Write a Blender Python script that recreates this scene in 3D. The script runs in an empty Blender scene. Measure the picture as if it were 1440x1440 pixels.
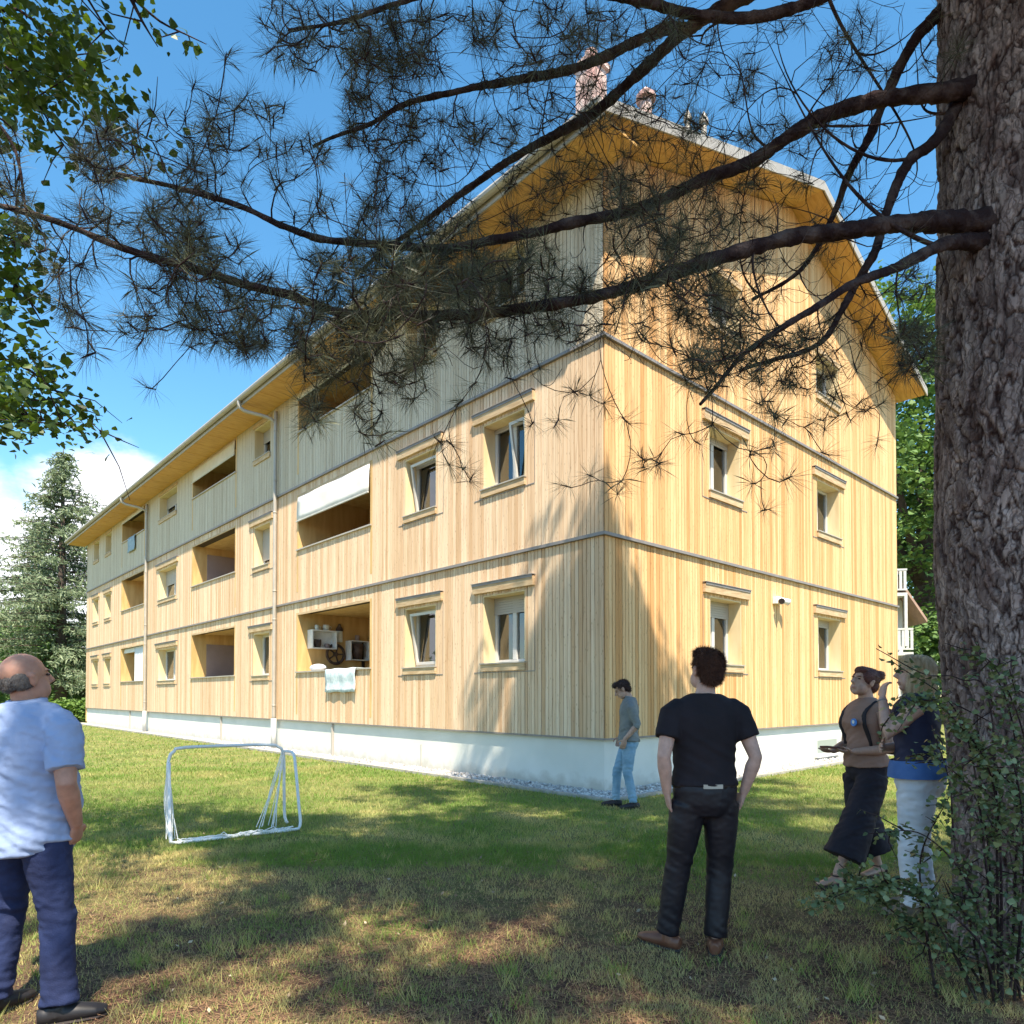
import bpy, bmesh, math, random
import numpy as np
from mathutils import Vector, Matrix, noise as mnoise
random.seed(7)
rng = np.random.default_rng(7)
R = math.radians
scene = bpy.context.scene
COL = scene.collection

# ------------------------------------------------------------------ camera, sky, sun, exposure
PITCH = R(1.07); CH = 1.5; F = 960.0
cam_d = bpy.data.cameras.new('camera'); cam = bpy.data.objects.new('camera', cam_d); COL.objects.link(cam)
cam.location = (0, 0, CH); cam.rotation_euler = (R(90) + PITCH, 0, 0)
cam_d.sensor_width = 36; cam_d.lens = 24; cam_d.shift_y = 240 / 1440
cam_d.clip_start = 0.05; cam_d.clip_end = 2000
scene.camera = cam

SUN_EL = R(58.8); SUN_AZ = (0.187, -0.982)
w = bpy.data.worlds.new('World'); scene.world = w; w.use_nodes = True
nt = w.node_tree; nt.nodes.clear()
def N(tree, t, **kw):
    n = tree.nodes.new(t)
    for k, v in kw.items(): setattr(n, k, v)
    return n
out = N(nt, 'ShaderNodeOutputWorld'); bg = N(nt, 'ShaderNodeBackground'); bg.inputs['Strength'].default_value = 0.15
sky = N(nt, 'ShaderNodeTexSky'); sky.sky_type = 'NISHITA'; sky.sun_disc = False
sky.sun_elevation = SUN_EL; sky.sun_rotation = R(169); sky.air_density = 1.0; sky.dust_density = 0.3; sky.ozone_density = 1.6
tc = N(nt, 'ShaderNodeTexCoord')
def cloud_mask(d, lo, hi):
    v = Vector(d).normalized()
    dp = N(nt, 'ShaderNodeVectorMath', operation='DOT_PRODUCT'); dp.inputs[1].default_value = v
    nt.links.new(tc.outputs['Generated'], dp.inputs[0])
    mr = N(nt, 'ShaderNodeMapRange'); mr.inputs['From Min'].default_value = lo; mr.inputs['From Max'].default_value = hi
    nt.links.new(dp.outputs['Value'], mr.inputs['Value'])
    return mr.outputs['Result']
masks = [cloud_mask(((165 - 720) / F, 1, .20), .982, 1.0), cloud_mask((-.78, 1, .12), .975, .999),
         cloud_mask((-.9, .4, .1), .9, 1.0), cloud_mask((1.0, .3, .2), .93, 1.0)]
acc = masks[0]
for m_ in masks[1:]:
    mx = N(nt, 'ShaderNodeMath', operation='MAXIMUM'); nt.links.new(acc, mx.inputs[0]); nt.links.new(m_, mx.inputs[1]); acc = mx.outputs[0]
mp = N(nt, 'ShaderNodeMapping'); mp.inputs['Scale'].default_value = (1, 1, 1.9)
nt.links.new(tc.outputs['Generated'], mp.inputs['Vector'])
nz = N(nt, 'ShaderNodeTexNoise'); nz.inputs['Scale'].default_value = 5.5; nz.inputs['Detail'].default_value = 8; nz.inputs['Roughness'].default_value = .58
nt.links.new(mp.outputs[0], nz.inputs['Vector'])
ad = N(nt, 'ShaderNodeMath', operation='ADD'); nt.links.new(acc, ad.inputs[0]); nt.links.new(nz.outputs['Fac'], ad.inputs[1])
mr = N(nt, 'ShaderNodeMapRange'); mr.interpolation_type = 'SMOOTHSTEP'; mr.inputs['From Min'].default_value = .86; mr.inputs['From Max'].default_value = 1.16
nt.links.new(ad.outputs[0], mr.inputs['Value'])
mix = N(nt, 'ShaderNodeMixRGB'); mix.inputs['Color2'].default_value = (4.8, 4.9, 5.2, 1)
hs = N(nt, 'ShaderNodeHueSaturation'); hs.inputs['Saturation'].default_value = 1.25; hs.inputs['Value'].default_value = .92; hs.inputs['Hue'].default_value = .487
nt.links.new(sky.outputs[0], hs.inputs['Color'])
nt.links.new(mr.outputs[0], mix.inputs['Fac']); nt.links.new(hs.outputs[0], mix.inputs['Color1'])
nt.links.new(mix.outputs[0], bg.inputs['Color']); nt.links.new(bg.outputs[0], out.inputs[0])

S = Vector((SUN_AZ[0] * math.cos(SUN_EL), SUN_AZ[1] * math.cos(SUN_EL), math.sin(SUN_EL))).normalized()
sd = bpy.data.lights.new('sun', 'SUN'); sd.energy = 5.0; sd.angle = R(0.53); sd.color = (1.0, .90, .74)
sun = bpy.data.objects.new('sun', sd); COL.objects.link(sun); sun.rotation_euler = S.to_track_quat('Z', 'Y').to_euler(); sun.location = (5, -10, 30)
scene.view_settings.view_transform = 'Standard'; scene.view_settings.look = 'None'
scene.view_settings.exposure = 1.12; scene.view_settings.gamma = 1
scene.render.engine = 'CYCLES'
scene.cycles.max_bounces = 6; scene.cycles.diffuse_bounces = 3; scene.cycles.glossy_bounces = 3
scene.cycles.transparent_max_bounces = 12; scene.cycles.transmission_bounces = 4
scene.cycles.use_denoising = True

# ------------------------------------------------------------------ helpers
def at(px, py, D):
    t = (960 - py) / F; tp = math.tan(PITCH)
    h = D * (t + tp) / (1 - t * tp)
    dep = D * math.cos(PITCH) + h * math.sin(PITCH)
    return Vector(((px - 720) / F * dep, D, CH + h))
def proj(P):
    P = np.asarray(P, float); h = P[..., 2] - CH; D = P[..., 1]
    dep = D * math.cos(PITCH) + h * math.sin(PITCH); yv = h * math.cos(PITCH) - D * math.sin(PITCH)
    dd = np.where(dep > .05, dep, .05)
    return 720 + F * P[..., 0] / dd, 960 - F * yv / dd, dep
def tag(o, label, cat=None, group=None, kind=None):
    if label: o['label'] = label
    if cat: o['category'] = cat
    if group: o['group'] = group
    if kind: o['kind'] = kind
    return o
def empty(name, loc, rz=0):
    o = bpy.data.objects.new(name, None); COL.objects.link(o); o.location = loc; o.rotation_euler = (0, 0, rz); o.empty_display_size = .2
    return o
def link(name, me, m, parent=None, smooth=False):
    if m is not None: me.materials.append(m)
    me.polygons.foreach_set('use_smooth', np.full(len(me.polygons), bool(smooth)))
    o = bpy.data.objects.new(name, me); COL.objects.link(o)
    if parent is not None: o.parent = parent
    return o
def bobj(name, bm, m, parent=None, smooth=False):
    me = bpy.data.meshes.new(name); bm.normal_update(); bm.to_mesh(me); bm.free()
    return link(name, me, m, parent, smooth)
def npmesh(name, V, Fc, m, parent=None, attr=None, smooth=False):
    V = np.asarray(V, np.float32); Fc = np.asarray(Fc, np.int32); k = Fc.shape[1]
    me = bpy.data.meshes.new(name); me.vertices.add(len(V)); me.vertices.foreach_set('co', V.ravel())
    me.loops.add(Fc.size); me.loops.foreach_set('vertex_index', Fc.ravel())
    me.polygons.add(len(Fc)); me.polygons.foreach_set('loop_start', np.arange(0, Fc.size, k, dtype=np.int32))
    try: me.polygons.foreach_set('loop_total', np.full(len(Fc), k, np.int32))
    except Exception: pass
    me.update(calc_edges=True)
    if attr is not None:
        a = me.attributes.new('tone', 'FLOAT', 'POINT'); a.data.foreach_set('value', np.asarray(attr, np.float32))
    return link(name, me, m, parent, smooth)
def box(bm, x0, x1, y0, y1, z0, z1, M=None):
    vs = [Vector(c) for c in ((x0, y0, z0), (x1, y0, z0), (x1, y1, z0), (x0, y1, z0), (x0, y0, z1), (x1, y0, z1), (x1, y1, z1), (x0, y1, z1))]
    if M is not None: vs = [M @ v for v in vs]
    v = [bm.verts.new(c) for c in vs]
    for f in ((0, 3, 2, 1), (4, 5, 6, 7), (0, 1, 5, 4), (1, 2, 6, 5), (2, 3, 7, 6), (3, 0, 4, 7)): bm.faces.new([v[i] for i in f])
    return v
def tube(bm, pts, rad, n=10, side=None, cap=True):
    pts = [Vector(p) for p in pts]; K = len(pts); rings = []; prev = None
    for i, p in enumerate(pts):
        t = (pts[min(i + 1, K - 1)] - pts[max(i - 1, 0)])
        t = t.normalized() if t.length > 1e-9 else Vector((0, 0, 1))
        ref = Vector(side) if side is not None else (prev if prev is not None else (Vector((1, 0, 0)) if abs(t.x) < .9 else Vector((0, 1, 0))))
        s = ref - t * ref.dot(t)
        if s.length < 1e-6: s = Vector((0, 1, 0)) - t * t.y
        s.normalize(); prev = s; u = t.cross(s)
        r = rad[i] if isinstance(rad, (list, tuple)) and not isinstance(rad[0], (float, int)) or isinstance(rad, list) else rad
        a, b = (r if isinstance(r, tuple) else (r, r))
        rings.append([bm.verts.new(p + s * (a * math.cos(2 * math.pi * k / n)) + u * (b * math.sin(2 * math.pi * k / n))) for k in range(n)])
    for A, B in zip(rings, rings[1:]):
        for k in range(n): bm.faces.new((A[k], A[(k + 1) % n], B[(k + 1) % n], B[k]))
    if cap:
        bm.faces.new(list(reversed(rings[0]))); bm.faces.new(rings[-1])
def ball(bm, c, r, M=None, sub=3):
    m = Matrix.Translation(Vector(c)) @ Matrix.Diagonal((*r, 1))
    if M is not None: m = M @ m
    bmesh.ops.create_icosphere(bm, subdivisions=sub, radius=1, matrix=m)
def smooth_path(pts, step=.05):
    """Catmull-Rom resample of control points."""
    P = [Vector(p) for p in pts]
    P = [P[0] * 2 - P[1]] + P + [P[-1] * 2 - P[-2]]
    outp = []
    for i in range(1, len(P) - 2):
        a, b, c, d = P[i - 1:i + 3]; n = max(2, int((c - b).length / step))
        for k in range(n):
            t = k / n
            outp.append(.5 * ((2 * b) + (c - a) * t + (2 * a - 5 * b + 4 * c - d) * t * t + (3 * b - a - 3 * c + d) * t ** 3))
    outp.append(P[-2]); return outp

# ------------------------------------------------------------------ materials
def mat(name, col, rough=.7, col2=None, scale=8.0, detail=4, bump=0, bscale=None, stretch=(1, 1, 1), metal=0, spec=.4, lo=.35, hi=.65, trans=0, tone=None, attr_mix=None):
    m = bpy.data.materials.new(name); m.use_nodes = True; t = m.node_tree; b = t.nodes['Principled BSDF']
    b.inputs['Roughness'].default_value = rough; b.inputs['Metallic'].default_value = metal; b.inputs['Specular IOR Level'].default_value = spec
    b.inputs['Base Color'].default_value = (*col, 1)
    c = N(t, 'ShaderNodeTexCoord'); mpn = N(t, 'ShaderNodeMapping'); mpn.inputs['Scale'].default_value = stretch
    t.links.new(c.outputs['Object'], mpn.inputs['Vector'])
    sock = None
    if col2 is not None:
        n = N(t, 'ShaderNodeTexNoise'); n.inputs['Scale'].default_value = scale; n.inputs['Detail'].default_value = detail
        t.links.new(mpn.outputs[0], n.inputs['Vector'])
        r = N(t, 'ShaderNodeMapRange'); r.inputs['From Min'].default_value = lo; r.inputs['From Max'].default_value = hi
        t.links.new(n.outputs['Fac'], r.inputs['Value'])
        mx = N(t, 'ShaderNodeMixRGB'); mx.inputs['Color1'].default_value = (*col, 1); mx.inputs['Color2'].default_value = (*col2, 1)
        t.links.new(r.outputs[0], mx.inputs['Fac']); sock = mx.outputs[0]
    if attr_mix is not None:
        a = N(t, 'ShaderNodeAttribute', attribute_name='tone')
        mx2 = N(t, 'ShaderNodeMixRGB'); mx2.inputs['Color1'].default_value = (*col, 1)
        if sock: t.links.new(sock, mx2.inputs['Color1'])
        mx2.inputs['Color2'].default_value = (*attr_mix, 1); t.links.new(a.outputs['Fac'], mx2.inputs['Fac']); sock = mx2.outputs[0]
    if sock: t.links.new(sock, b.inputs['Base Color'])
    if bump:
        n2 = N(t, 'ShaderNodeTexNoise'); n2.inputs['Scale'].default_value = bscale or scale * 3; n2.inputs['Detail'].default_value = 6
        t.links.new(mpn.outputs[0], n2.inputs['Vector'])
        bp = N(t, 'ShaderNodeBump'); bp.inputs['Strength'].default_value = bump; bp.inputs['Distance'].default_value = .02
        t.links.new(n2.outputs['Fac'], bp.inputs['Height']); t.links.new(bp.outputs[0], b.inputs['Normal'])
    if trans:
        tr = N(t, 'ShaderNodeBsdfTranslucent'); ms = N(t, 'ShaderNodeMixShader'); ms.inputs[0].default_value = trans
        if sock:
            hsv = N(t, 'ShaderNodeHueSaturation'); hsv.inputs['Value'].default_value = 1.5; hsv.inputs['Saturation'].default_value = 1.15; hsv.inputs['Hue'].default_value = .485
            t.links.new(sock, hsv.inputs['Color']); t.links.new(hsv.outputs[0], tr.inputs['Color'])
        else: tr.inputs['Color'].default_value = (*col, 1)
        t.links.new(b.outputs[0], ms.inputs[1]); t.links.new(tr.outputs[0], ms.inputs[2])
        t.links.new(ms.outputs[0], t.nodes['Material Output'].inputs['Surface'])
    return m

def wood_boards(name, c1, c2, c3):
    """larch boards: each board its own tone, long grain, a few knots."""
    m = bpy.data.materials.new(name); m.use_nodes = True; t = m.node_tree; b = t.nodes['Principled BSDF']
    b.inputs['Roughness'].default_value = .72; b.inputs['Specular IOR Level'].default_value = .25
    a = N(t, 'ShaderNodeAttribute', attribute_name='tone'); c = N(t, 'ShaderNodeTexCoord')
    off = N(t, 'ShaderNodeVectorMath', operation='SCALE'); off.inputs['Scale'].default_value = 37.0
    cx = N(t, 'ShaderNodeCombineXYZ'); 
    for i in range(3): t.links.new(a.outputs['Fac'], cx.inputs[i])
    t.links.new(cx.outputs[0], off.inputs[0])
    av = N(t, 'ShaderNodeVectorMath', operation='ADD'); t.links.new(c.outputs['Object'], av.inputs[0]); t.links.new(off.outputs[0], av.inputs[1])
    mp1 = N(t, 'ShaderNodeMapping'); mp1.inputs['Scale'].default_value = (38, 38, 1.3); t.links.new(av.outputs[0], mp1.inputs['Vector'])
    g = N(t, 'ShaderNodeTexNoise'); g.inputs['Scale'].default_value = 1; g.inputs['Detail'].default_value = 5; g.inputs['Distortion'].default_value = .6; t.links.new(mp1.outputs[0], g.inputs['Vector'])
    mp2 = N(t, 'ShaderNodeMapping'); mp2.inputs['Scale'].default_value = (22, 22, 7); t.links.new(av.outputs[0], mp2.inputs['Vector'])
    k = N(t, 'ShaderNodeTexVoronoi'); k.inputs['Scale'].default_value = 1; t.links.new(mp2.outputs[0], k.inputs['Vector'])
    kr = N(t, 'ShaderNodeMapRange'); kr.inputs['From Min'].default_value = .06; kr.inputs['From Max'].default_value = .2; kr.inputs['To Min'].default_value = .55; kr.inputs['To Max'].default_value = 0
    t.links.new(k.outputs['Distance'], kr.inputs['Value'])
    x1 = N(t, 'ShaderNodeMixRGB'); x1.inputs['Color1'].default_value = (*c1, 1); x1.inputs['Color2'].default_value = (*c2, 1); t.links.new(a.outputs['Fac'], x1.inputs['Fac'])
    gr = N(t, 'ShaderNodeMapRange'); gr.inputs['From Min'].default_value = .5; gr.inputs['From Max'].default_value = .78; gr.inputs['To Max'].default_value = .7; t.links.new(g.outputs['Fac'], gr.inputs['Value'])
    x2 = N(t, 'ShaderNodeMixRGB'); x2.inputs['Color2'].default_value = (*c3, 1); t.links.new(x1.outputs[0], x2.inputs['Color1']); t.links.new(gr.outputs[0], x2.inputs['Fac'])
    x3 = N(t, 'ShaderNodeMixRGB'); x3.inputs['Color2'].default_value = (.2, .09, .035, 1); t.links.new(x2.outputs[0], x3.inputs['Color1']); t.links.new(kr.outputs[0], x3.inputs['Fac'])
    t.links.new(x3.outputs[0], b.inputs['Base Color'])
    bp = N(t, 'ShaderNodeBump'); bp.inputs['Strength'].default_value = .25; bp.inputs['Distance'].default_value = .004; t.links.new(g.outputs['Fac'], bp.inputs['Height']); t.links.new(bp.outputs[0], b.inputs['Normal'])
    return m

M = {}
def plaster():
    m = mat('plaster', (.74, .73, .67), .9, (.66, .66, .60), 1.3, bump=.12, bscale=60); t = m.node_tree; b = t.nodes['Principled BSDF']; old = b.inputs['Base Color'].links[0].from_socket
    c = N(t, 'ShaderNodeTexCoord'); sx = N(t, 'ShaderNodeSeparateXYZ'); t.links.new(c.outputs['Object'], sx.inputs[0])
    n = N(t, 'ShaderNodeTexNoise'); n.inputs['Scale'].default_value = 5; n.inputs['Detail'].default_value = 8; t.links.new(c.outputs['Object'], n.inputs['Vector'])
    a = N(t, 'ShaderNodeMath', operation='MULTIPLY_ADD'); a.inputs[1].default_value = -.42; t.links.new(n.outputs['Fac'], a.inputs[0]); t.links.new(sx.outputs['Z'], a.inputs[2])
    r = N(t, 'ShaderNodeMapRange'); r.inputs[1].default_value = -.16; r.inputs[2].default_value = .02; r.inputs[3].default_value = .5; r.inputs[4].default_value = 0; t.links.new(a.outputs[0], r.inputs[0])
    x = N(t, 'ShaderNodeMixRGB'); x.inputs[2].default_value = (.34, .29, .22, 1); t.links.new(r.outputs[0], x.inputs[0]); t.links.new(old, x.inputs[1]); t.links.new(x.outputs[0], b.inputs['Base Color']); return m
M['larch_pale'] = wood_boards('larch_pale', (.80, .61, .42), (.60, .39, .225), (.35, .19, .095))
M['larch_warm'] = wood_boards('larch_warm', (.79, .53, .275), (.58, .31, .12), (.33, .15, .055))
M['casing'] = mat('casing', (.76, .62, .38), .65, (.68, .52, .29), 2.2, stretch=(3, 3, .5), bump=.1)
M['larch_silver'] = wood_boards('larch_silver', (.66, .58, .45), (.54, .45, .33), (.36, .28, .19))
M['larch_plain'] = mat('larch_plain', (.68, .46, .20), .65, (.56, .34, .13), 2.2, stretch=(3, 3, .5), bump=.1)
M['soffit_wood'] = mat('soffit_wood', (.68, .40, .13), .65, (.56, .30, .085), 3, stretch=(1, 4, 1))
M['hood_wood'] = mat('hood_wood', (.62, .46, .28), .7, (.46, .31, .17), 4, stretch=(1, 1, 6))
M['backing'] = mat('backing', (.06, .04, .025), .9)
M['plaster'] = plaster()
M['zinc'] = mat('zinc', (.27, .25, .24), .5, (.22, .2, .19), 6, metal=.2)
M['zinc_light'] = mat('zinc_light', (.46, .42, .36), .5, (.40, .36, .31), 4, metal=.2)
M['roofing'] = mat('roofing', (.22, .2, .19), .8, (.16, .15, .14), 5)
M['frame_white'] = mat('frame_white', (.58, .57, .54), .4)
M['slat'] = mat('slat', (.44, .40, .35), .5)
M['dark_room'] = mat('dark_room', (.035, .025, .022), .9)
M['curtain'] = mat('curtain', (.55, .46, .36), .9, (.42, .33, .25), 5, stretch=(4, 4, .3))
M['curtain_white'] = mat('curtain_white', (.75, .76, .78), .85, (.6, .62, .66), 6, stretch=(6, 6, .3))
M['awning'] = mat('awning', (.72, .71, .68), .8, (.64, .62, .58), 3)
M['awning_beige'] = mat('awning_beige', (.76, .68, .55), .8, (.68, .60, .47), 3)
M['mauve'] = mat('mauve', (.33, .25, .235), .6, (.29, .22, .21), 3)
M['pinkish'] = mat('pinkish', (.60, .34, .30), .8, (.72, .56, .5), 4)
M['white_metal'] = mat('white_metal', (.80, .80, .79), .35, (.7, .7, .7), 9)
M['net'] = mat('net', (.78, .78, .76), .9)
g = bpy.data.materials.new('glass'); g.use_nodes = True; t = g.node_tree
gl = N(t, 'ShaderNodeBsdfGlossy'); gl.inputs['Roughness'].default_value = .02; tr = N(t, 'ShaderNodeBsdfTransparent'); tr.inputs[0].default_value = (.75, .78, .8, 1)
fr = N(t, 'ShaderNodeFresnel'); fr.inputs['IOR'].default_value = 1.6
fa = N(t, 'ShaderNodeMath', operation='ADD'); fa.inputs[1].default_value = .12; t.links.new(fr.outputs[0], fa.inputs[0])
ms = N(t, 'ShaderNodeMixShader'); t.links.new(fa.outputs[0], ms.inputs[0]); t.links.new(tr.outputs[0], ms.inputs[1]); t.links.new(gl.outputs[0], ms.inputs[2])
t.links.new(ms.outputs[0], t.nodes['Material Output'].inputs['Surface']); M['glass'] = g
M['bark'] = mat('bark', (.15, .10, .088), .9, (.38, .30, .27), 9, stretch=(1, 1, .35), bump=.5, bscale=40, attr_mix=(.035, .015, .012))
def bark_detail():
    t = M['bark'].node_tree; b = t.nodes['Principled BSDF']; c = N(t, 'ShaderNodeTexCoord')
    n = N(t, 'ShaderNodeTexNoise'); n.inputs['Scale'].default_value = 12; n.inputs['Detail'].default_value = 6; t.links.new(c.outputs['Object'], n.inputs['Vector'])
    ms = N(t, 'ShaderNodeVectorMath', operation='SCALE'); ms.inputs['Scale'].default_value = .11; t.links.new(n.outputs['Color'], ms.inputs[0])
    av = N(t, 'ShaderNodeVectorMath', operation='ADD'); t.links.new(c.outputs['Object'], av.inputs[0]); t.links.new(ms.outputs[0], av.inputs[1])
    mp_ = N(t, 'ShaderNodeMapping'); mp_.inputs['Scale'].default_value = (34, 34, 8.5); t.links.new(av.outputs[0], mp_.inputs['Vector'])
    v = N(t, 'ShaderNodeTexVoronoi'); v.feature = 'DISTANCE_TO_EDGE'; v.inputs['Scale'].default_value = 1; t.links.new(mp_.outputs[0], v.inputs['Vector'])
    v2 = N(t, 'ShaderNodeTexVoronoi'); v2.inputs['Scale'].default_value = 1; t.links.new(mp_.outputs[0], v2.inputs['Vector'])
    r = N(t, 'ShaderNodeMapRange'); r.inputs[2].default_value = .16; r.inputs[3].default_value = .45; t.links.new(v.outputs['Distance'], r.inputs[0])
    sp = N(t, 'ShaderNodeSeparateColor'); t.links.new(v2.outputs['Color'], sp.inputs[0])
    ad_ = N(t, 'ShaderNodeMath', operation='MULTIPLY_ADD'); ad_.inputs[1].default_value = .9; t.links.new(sp.outputs[0], ad_.inputs[0]); t.links.new(r.outputs[0], ad_.inputs[2])
    n3 = N(t, 'ShaderNodeTexNoise'); n3.inputs['Scale'].default_value = 130; n3.inputs['Detail'].default_value = 5; t.links.new(c.outputs['Object'], n3.inputs['Vector'])
    a3 = N(t, 'ShaderNodeMath', operation='MULTIPLY_ADD'); a3.inputs[1].default_value = .7; t.links.new(n3.outputs['Fac'], a3.inputs[0]); t.links.new(ad_.outputs[0], a3.inputs[2])
    bp = N(t, 'ShaderNodeBump'); bp.inputs['Strength'].default_value = .9; bp.inputs['Distance'].default_value = .008; t.links.new(a3.outputs[0], bp.inputs['Height']); t.links.new(bp.outputs[0], b.inputs['Normal'])
    old = b.inputs['Base Color'].links[0].from_socket; hv = N(t, 'ShaderNodeHueSaturation'); t.links.new(old, hv.inputs['Color'])
    rv = N(t, 'ShaderNodeMapRange'); rv.inputs[3].default_value = .75; rv.inputs[4].default_value = 1.3; t.links.new(sp.outputs[1], rv.inputs[0]); t.links.new(rv.outputs[0], hv.inputs['Value'])
    x = N(t, 'ShaderNodeMixRGB'); x.inputs[1].default_value = (.07, .038, .032, 1); t.links.new(r.outputs[0], x.inputs[0]); t.links.new(hv.outputs[0], x.inputs[2]); t.links.new(x.outputs[0], b.inputs['Base Color'])
bark_detail()
M['twig'] = mat('twig', (.028, .016, .017), .95, (.11, .08, .072), 9, lo=.45, hi=.75, bump=.9, bscale=55, spec=.15)
M['needle'] = mat('needle', (.030, .031, .018), .5, attr_mix=(.12, .13, .07), spec=.3, trans=.1)
M['leaf'] = mat('leaf', (.028, .062, .014), .45, attr_mix=(.085, .14, .024), spec=.35, trans=.3)
M['leaf_far'] = mat('leaf_far', (.06, .13, .035), .6, attr_mix=(.17, .27, .08), trans=.25)
M['shrub_leaf'] = mat('shrub_leaf', (.06, .09, .032), .4, attr_mix=(.22, .27, .13), spec=.4, trans=.2)
M['spruce'] = mat('spruce', (.08, .125, .06), .7, attr_mix=(.33, .38, .23), trans=.2)
M['trunk_far'] = mat('trunk_far', (.10, .075, .06), .9, (.06, .045, .035), 6)
M['hedge'] = mat('hedge', (.09, .17, .03), .6, attr_mix=(.18, .27, .06), trans=.25)

# ------------------------------------------------------------------ ground
def ground_material():
    m = bpy.data.materials.new('lawn'); m.use_nodes = True; t = m.node_tree; b = t.nodes['Principled BSDF']; b.inputs['Roughness'].default_value = .95; b.inputs['Specular IOR Level'].default_value = .1
    c = N(t, 'ShaderNodeTexCoord')
    def nz(scale, det=5):
        n = N(t, 'ShaderNodeTexNoise'); n.inputs['Scale'].default_value = scale; n.inputs['Detail'].default_value = det; t.links.new(c.outputs['Object'], n.inputs['Vector']); return n.outputs['Fac']
    def mr(s, a, bb, c0=0., c1=1.):
        r = N(t, 'ShaderNodeMapRange'); r.inputs[1].default_value = a; r.inputs[2].default_value = bb; r.inputs[3].default_value = c0; r.inputs[4].default_value = c1; t.links.new(s, r.inputs[0]); return r.outputs[0]
    def mixc(f, a, bb):
        x = N(t, 'ShaderNodeMixRGB'); t.links.new(f, x.inputs[0])
        for i, v in ((1, a), (2, bb)):
            if isinstance(v, tuple): x.inputs[i].default_value = (*v, 1)
            else: t.links.new(v, x.inputs[i])
        return x.outputs[0]
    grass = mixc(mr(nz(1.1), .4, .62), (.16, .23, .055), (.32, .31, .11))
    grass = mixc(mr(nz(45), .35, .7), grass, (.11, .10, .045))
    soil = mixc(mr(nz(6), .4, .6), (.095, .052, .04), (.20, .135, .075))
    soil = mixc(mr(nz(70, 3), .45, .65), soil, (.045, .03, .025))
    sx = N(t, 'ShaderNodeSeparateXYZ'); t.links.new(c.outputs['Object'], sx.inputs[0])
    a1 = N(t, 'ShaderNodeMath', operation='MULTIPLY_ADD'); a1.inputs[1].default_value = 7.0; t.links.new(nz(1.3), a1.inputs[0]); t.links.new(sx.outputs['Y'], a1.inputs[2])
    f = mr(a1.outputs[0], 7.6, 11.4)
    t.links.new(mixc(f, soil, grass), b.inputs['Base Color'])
    bp = N(t, 'ShaderNodeBump'); bp.inputs['Strength'].default_value = .7; bp.inputs['Distance'].default_value = .03; t.links.new(nz(55), bp.inputs['Height']); t.links.new(bp.outputs[0], b.inputs['Normal'])
    return m
bm = bmesh.new(); bmesh.ops.create_grid(bm, x_segments=40, y_segments=40, size=400)
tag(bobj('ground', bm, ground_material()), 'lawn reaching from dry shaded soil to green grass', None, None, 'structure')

def fbmn(x, y, s, seed=0):
    return np.array([mnoise.noise((a * s + seed, b * s - seed, seed * .37)) for a, b in zip(x, y)])
M['grass'] = mat('grass_blades', (.16, .26, .05), .7, attr_mix=(.56, .46, .20), trans=.25, spec=.2)
BX, BY = 1.42, 10.5; DR = np.array((.734, .679)); DL = np.array((-.679, .734))
def grass():
    Vs, Ts = [], []
    def patch(n, y0, y1, hmin, hmax, wd):
        y = np.exp(rng.uniform(math.log(y0), math.log(y1), n)); x = rng.uniform(-.85, .85, n) * (y + .4)
        rel = np.stack((x - BX, y - BY), 1); loc_x = rel @ DR; loc_y = rel @ DL
        k = ~((loc_x > -.62) & (loc_y > -.62))
        x, y = x[k], y[k]
        pn = fbmn(x, y, .9, 3.1); p2 = fbmn(x, y, 3.0, 9.2)
        near = np.clip((7.6 - y + 3.2 * pn + 1.6 * p2) / 3.4, 0, 1)
        keep = rng.random(len(x)) < (1 - .78 * near * (p2 < .16))
        x, y, pn, p2, near = x[keep], y[keep], pn[keep], p2[keep], near[keep]
        n = len(x); h = rng.uniform(hmin, hmax, n) * (1 - .35 * near); a = rng.uniform(0, 2 * np.pi, n); ww = wd * rng.uniform(.7, 1.3, n) * (.75 + y / 16)
        lean = rng.uniform(.2, .9, n) * h; b = rng.uniform(0, 2 * np.pi, n)
        base = np.stack((x, y, np.zeros(n)), 1); sx = np.stack((np.cos(a) * ww, np.sin(a) * ww, np.zeros(n)), 1)
        tip = base + np.stack((np.cos(b) * lean, np.sin(b) * lean, h), 1)
        V = np.stack((base - sx, base + sx, tip), 1).reshape(-1, 3)
        dry = np.clip(.22 + .5 * pn + .35 * p2 + .55 * near + rng.normal(0, .16, n), 0, 1)
        Vs.append(V); Ts.append(np.repeat(dry, 3))
    patch(210000, 2.6, 7, .02, .05, .0022)
    patch(150000, 6, 14, .025, .055, .0035)
    patch(60000, 12, 34, .03, .06, .007)
    V = np.concatenate(Vs); T = np.concatenate(Ts)
    tag(npmesh('grass', V, np.arange(len(V)).reshape(-1, 3), M['grass'], attr=T), 'short lawn grass, dry and thin near the pine', None, None, 'stuff')
grass()
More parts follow.
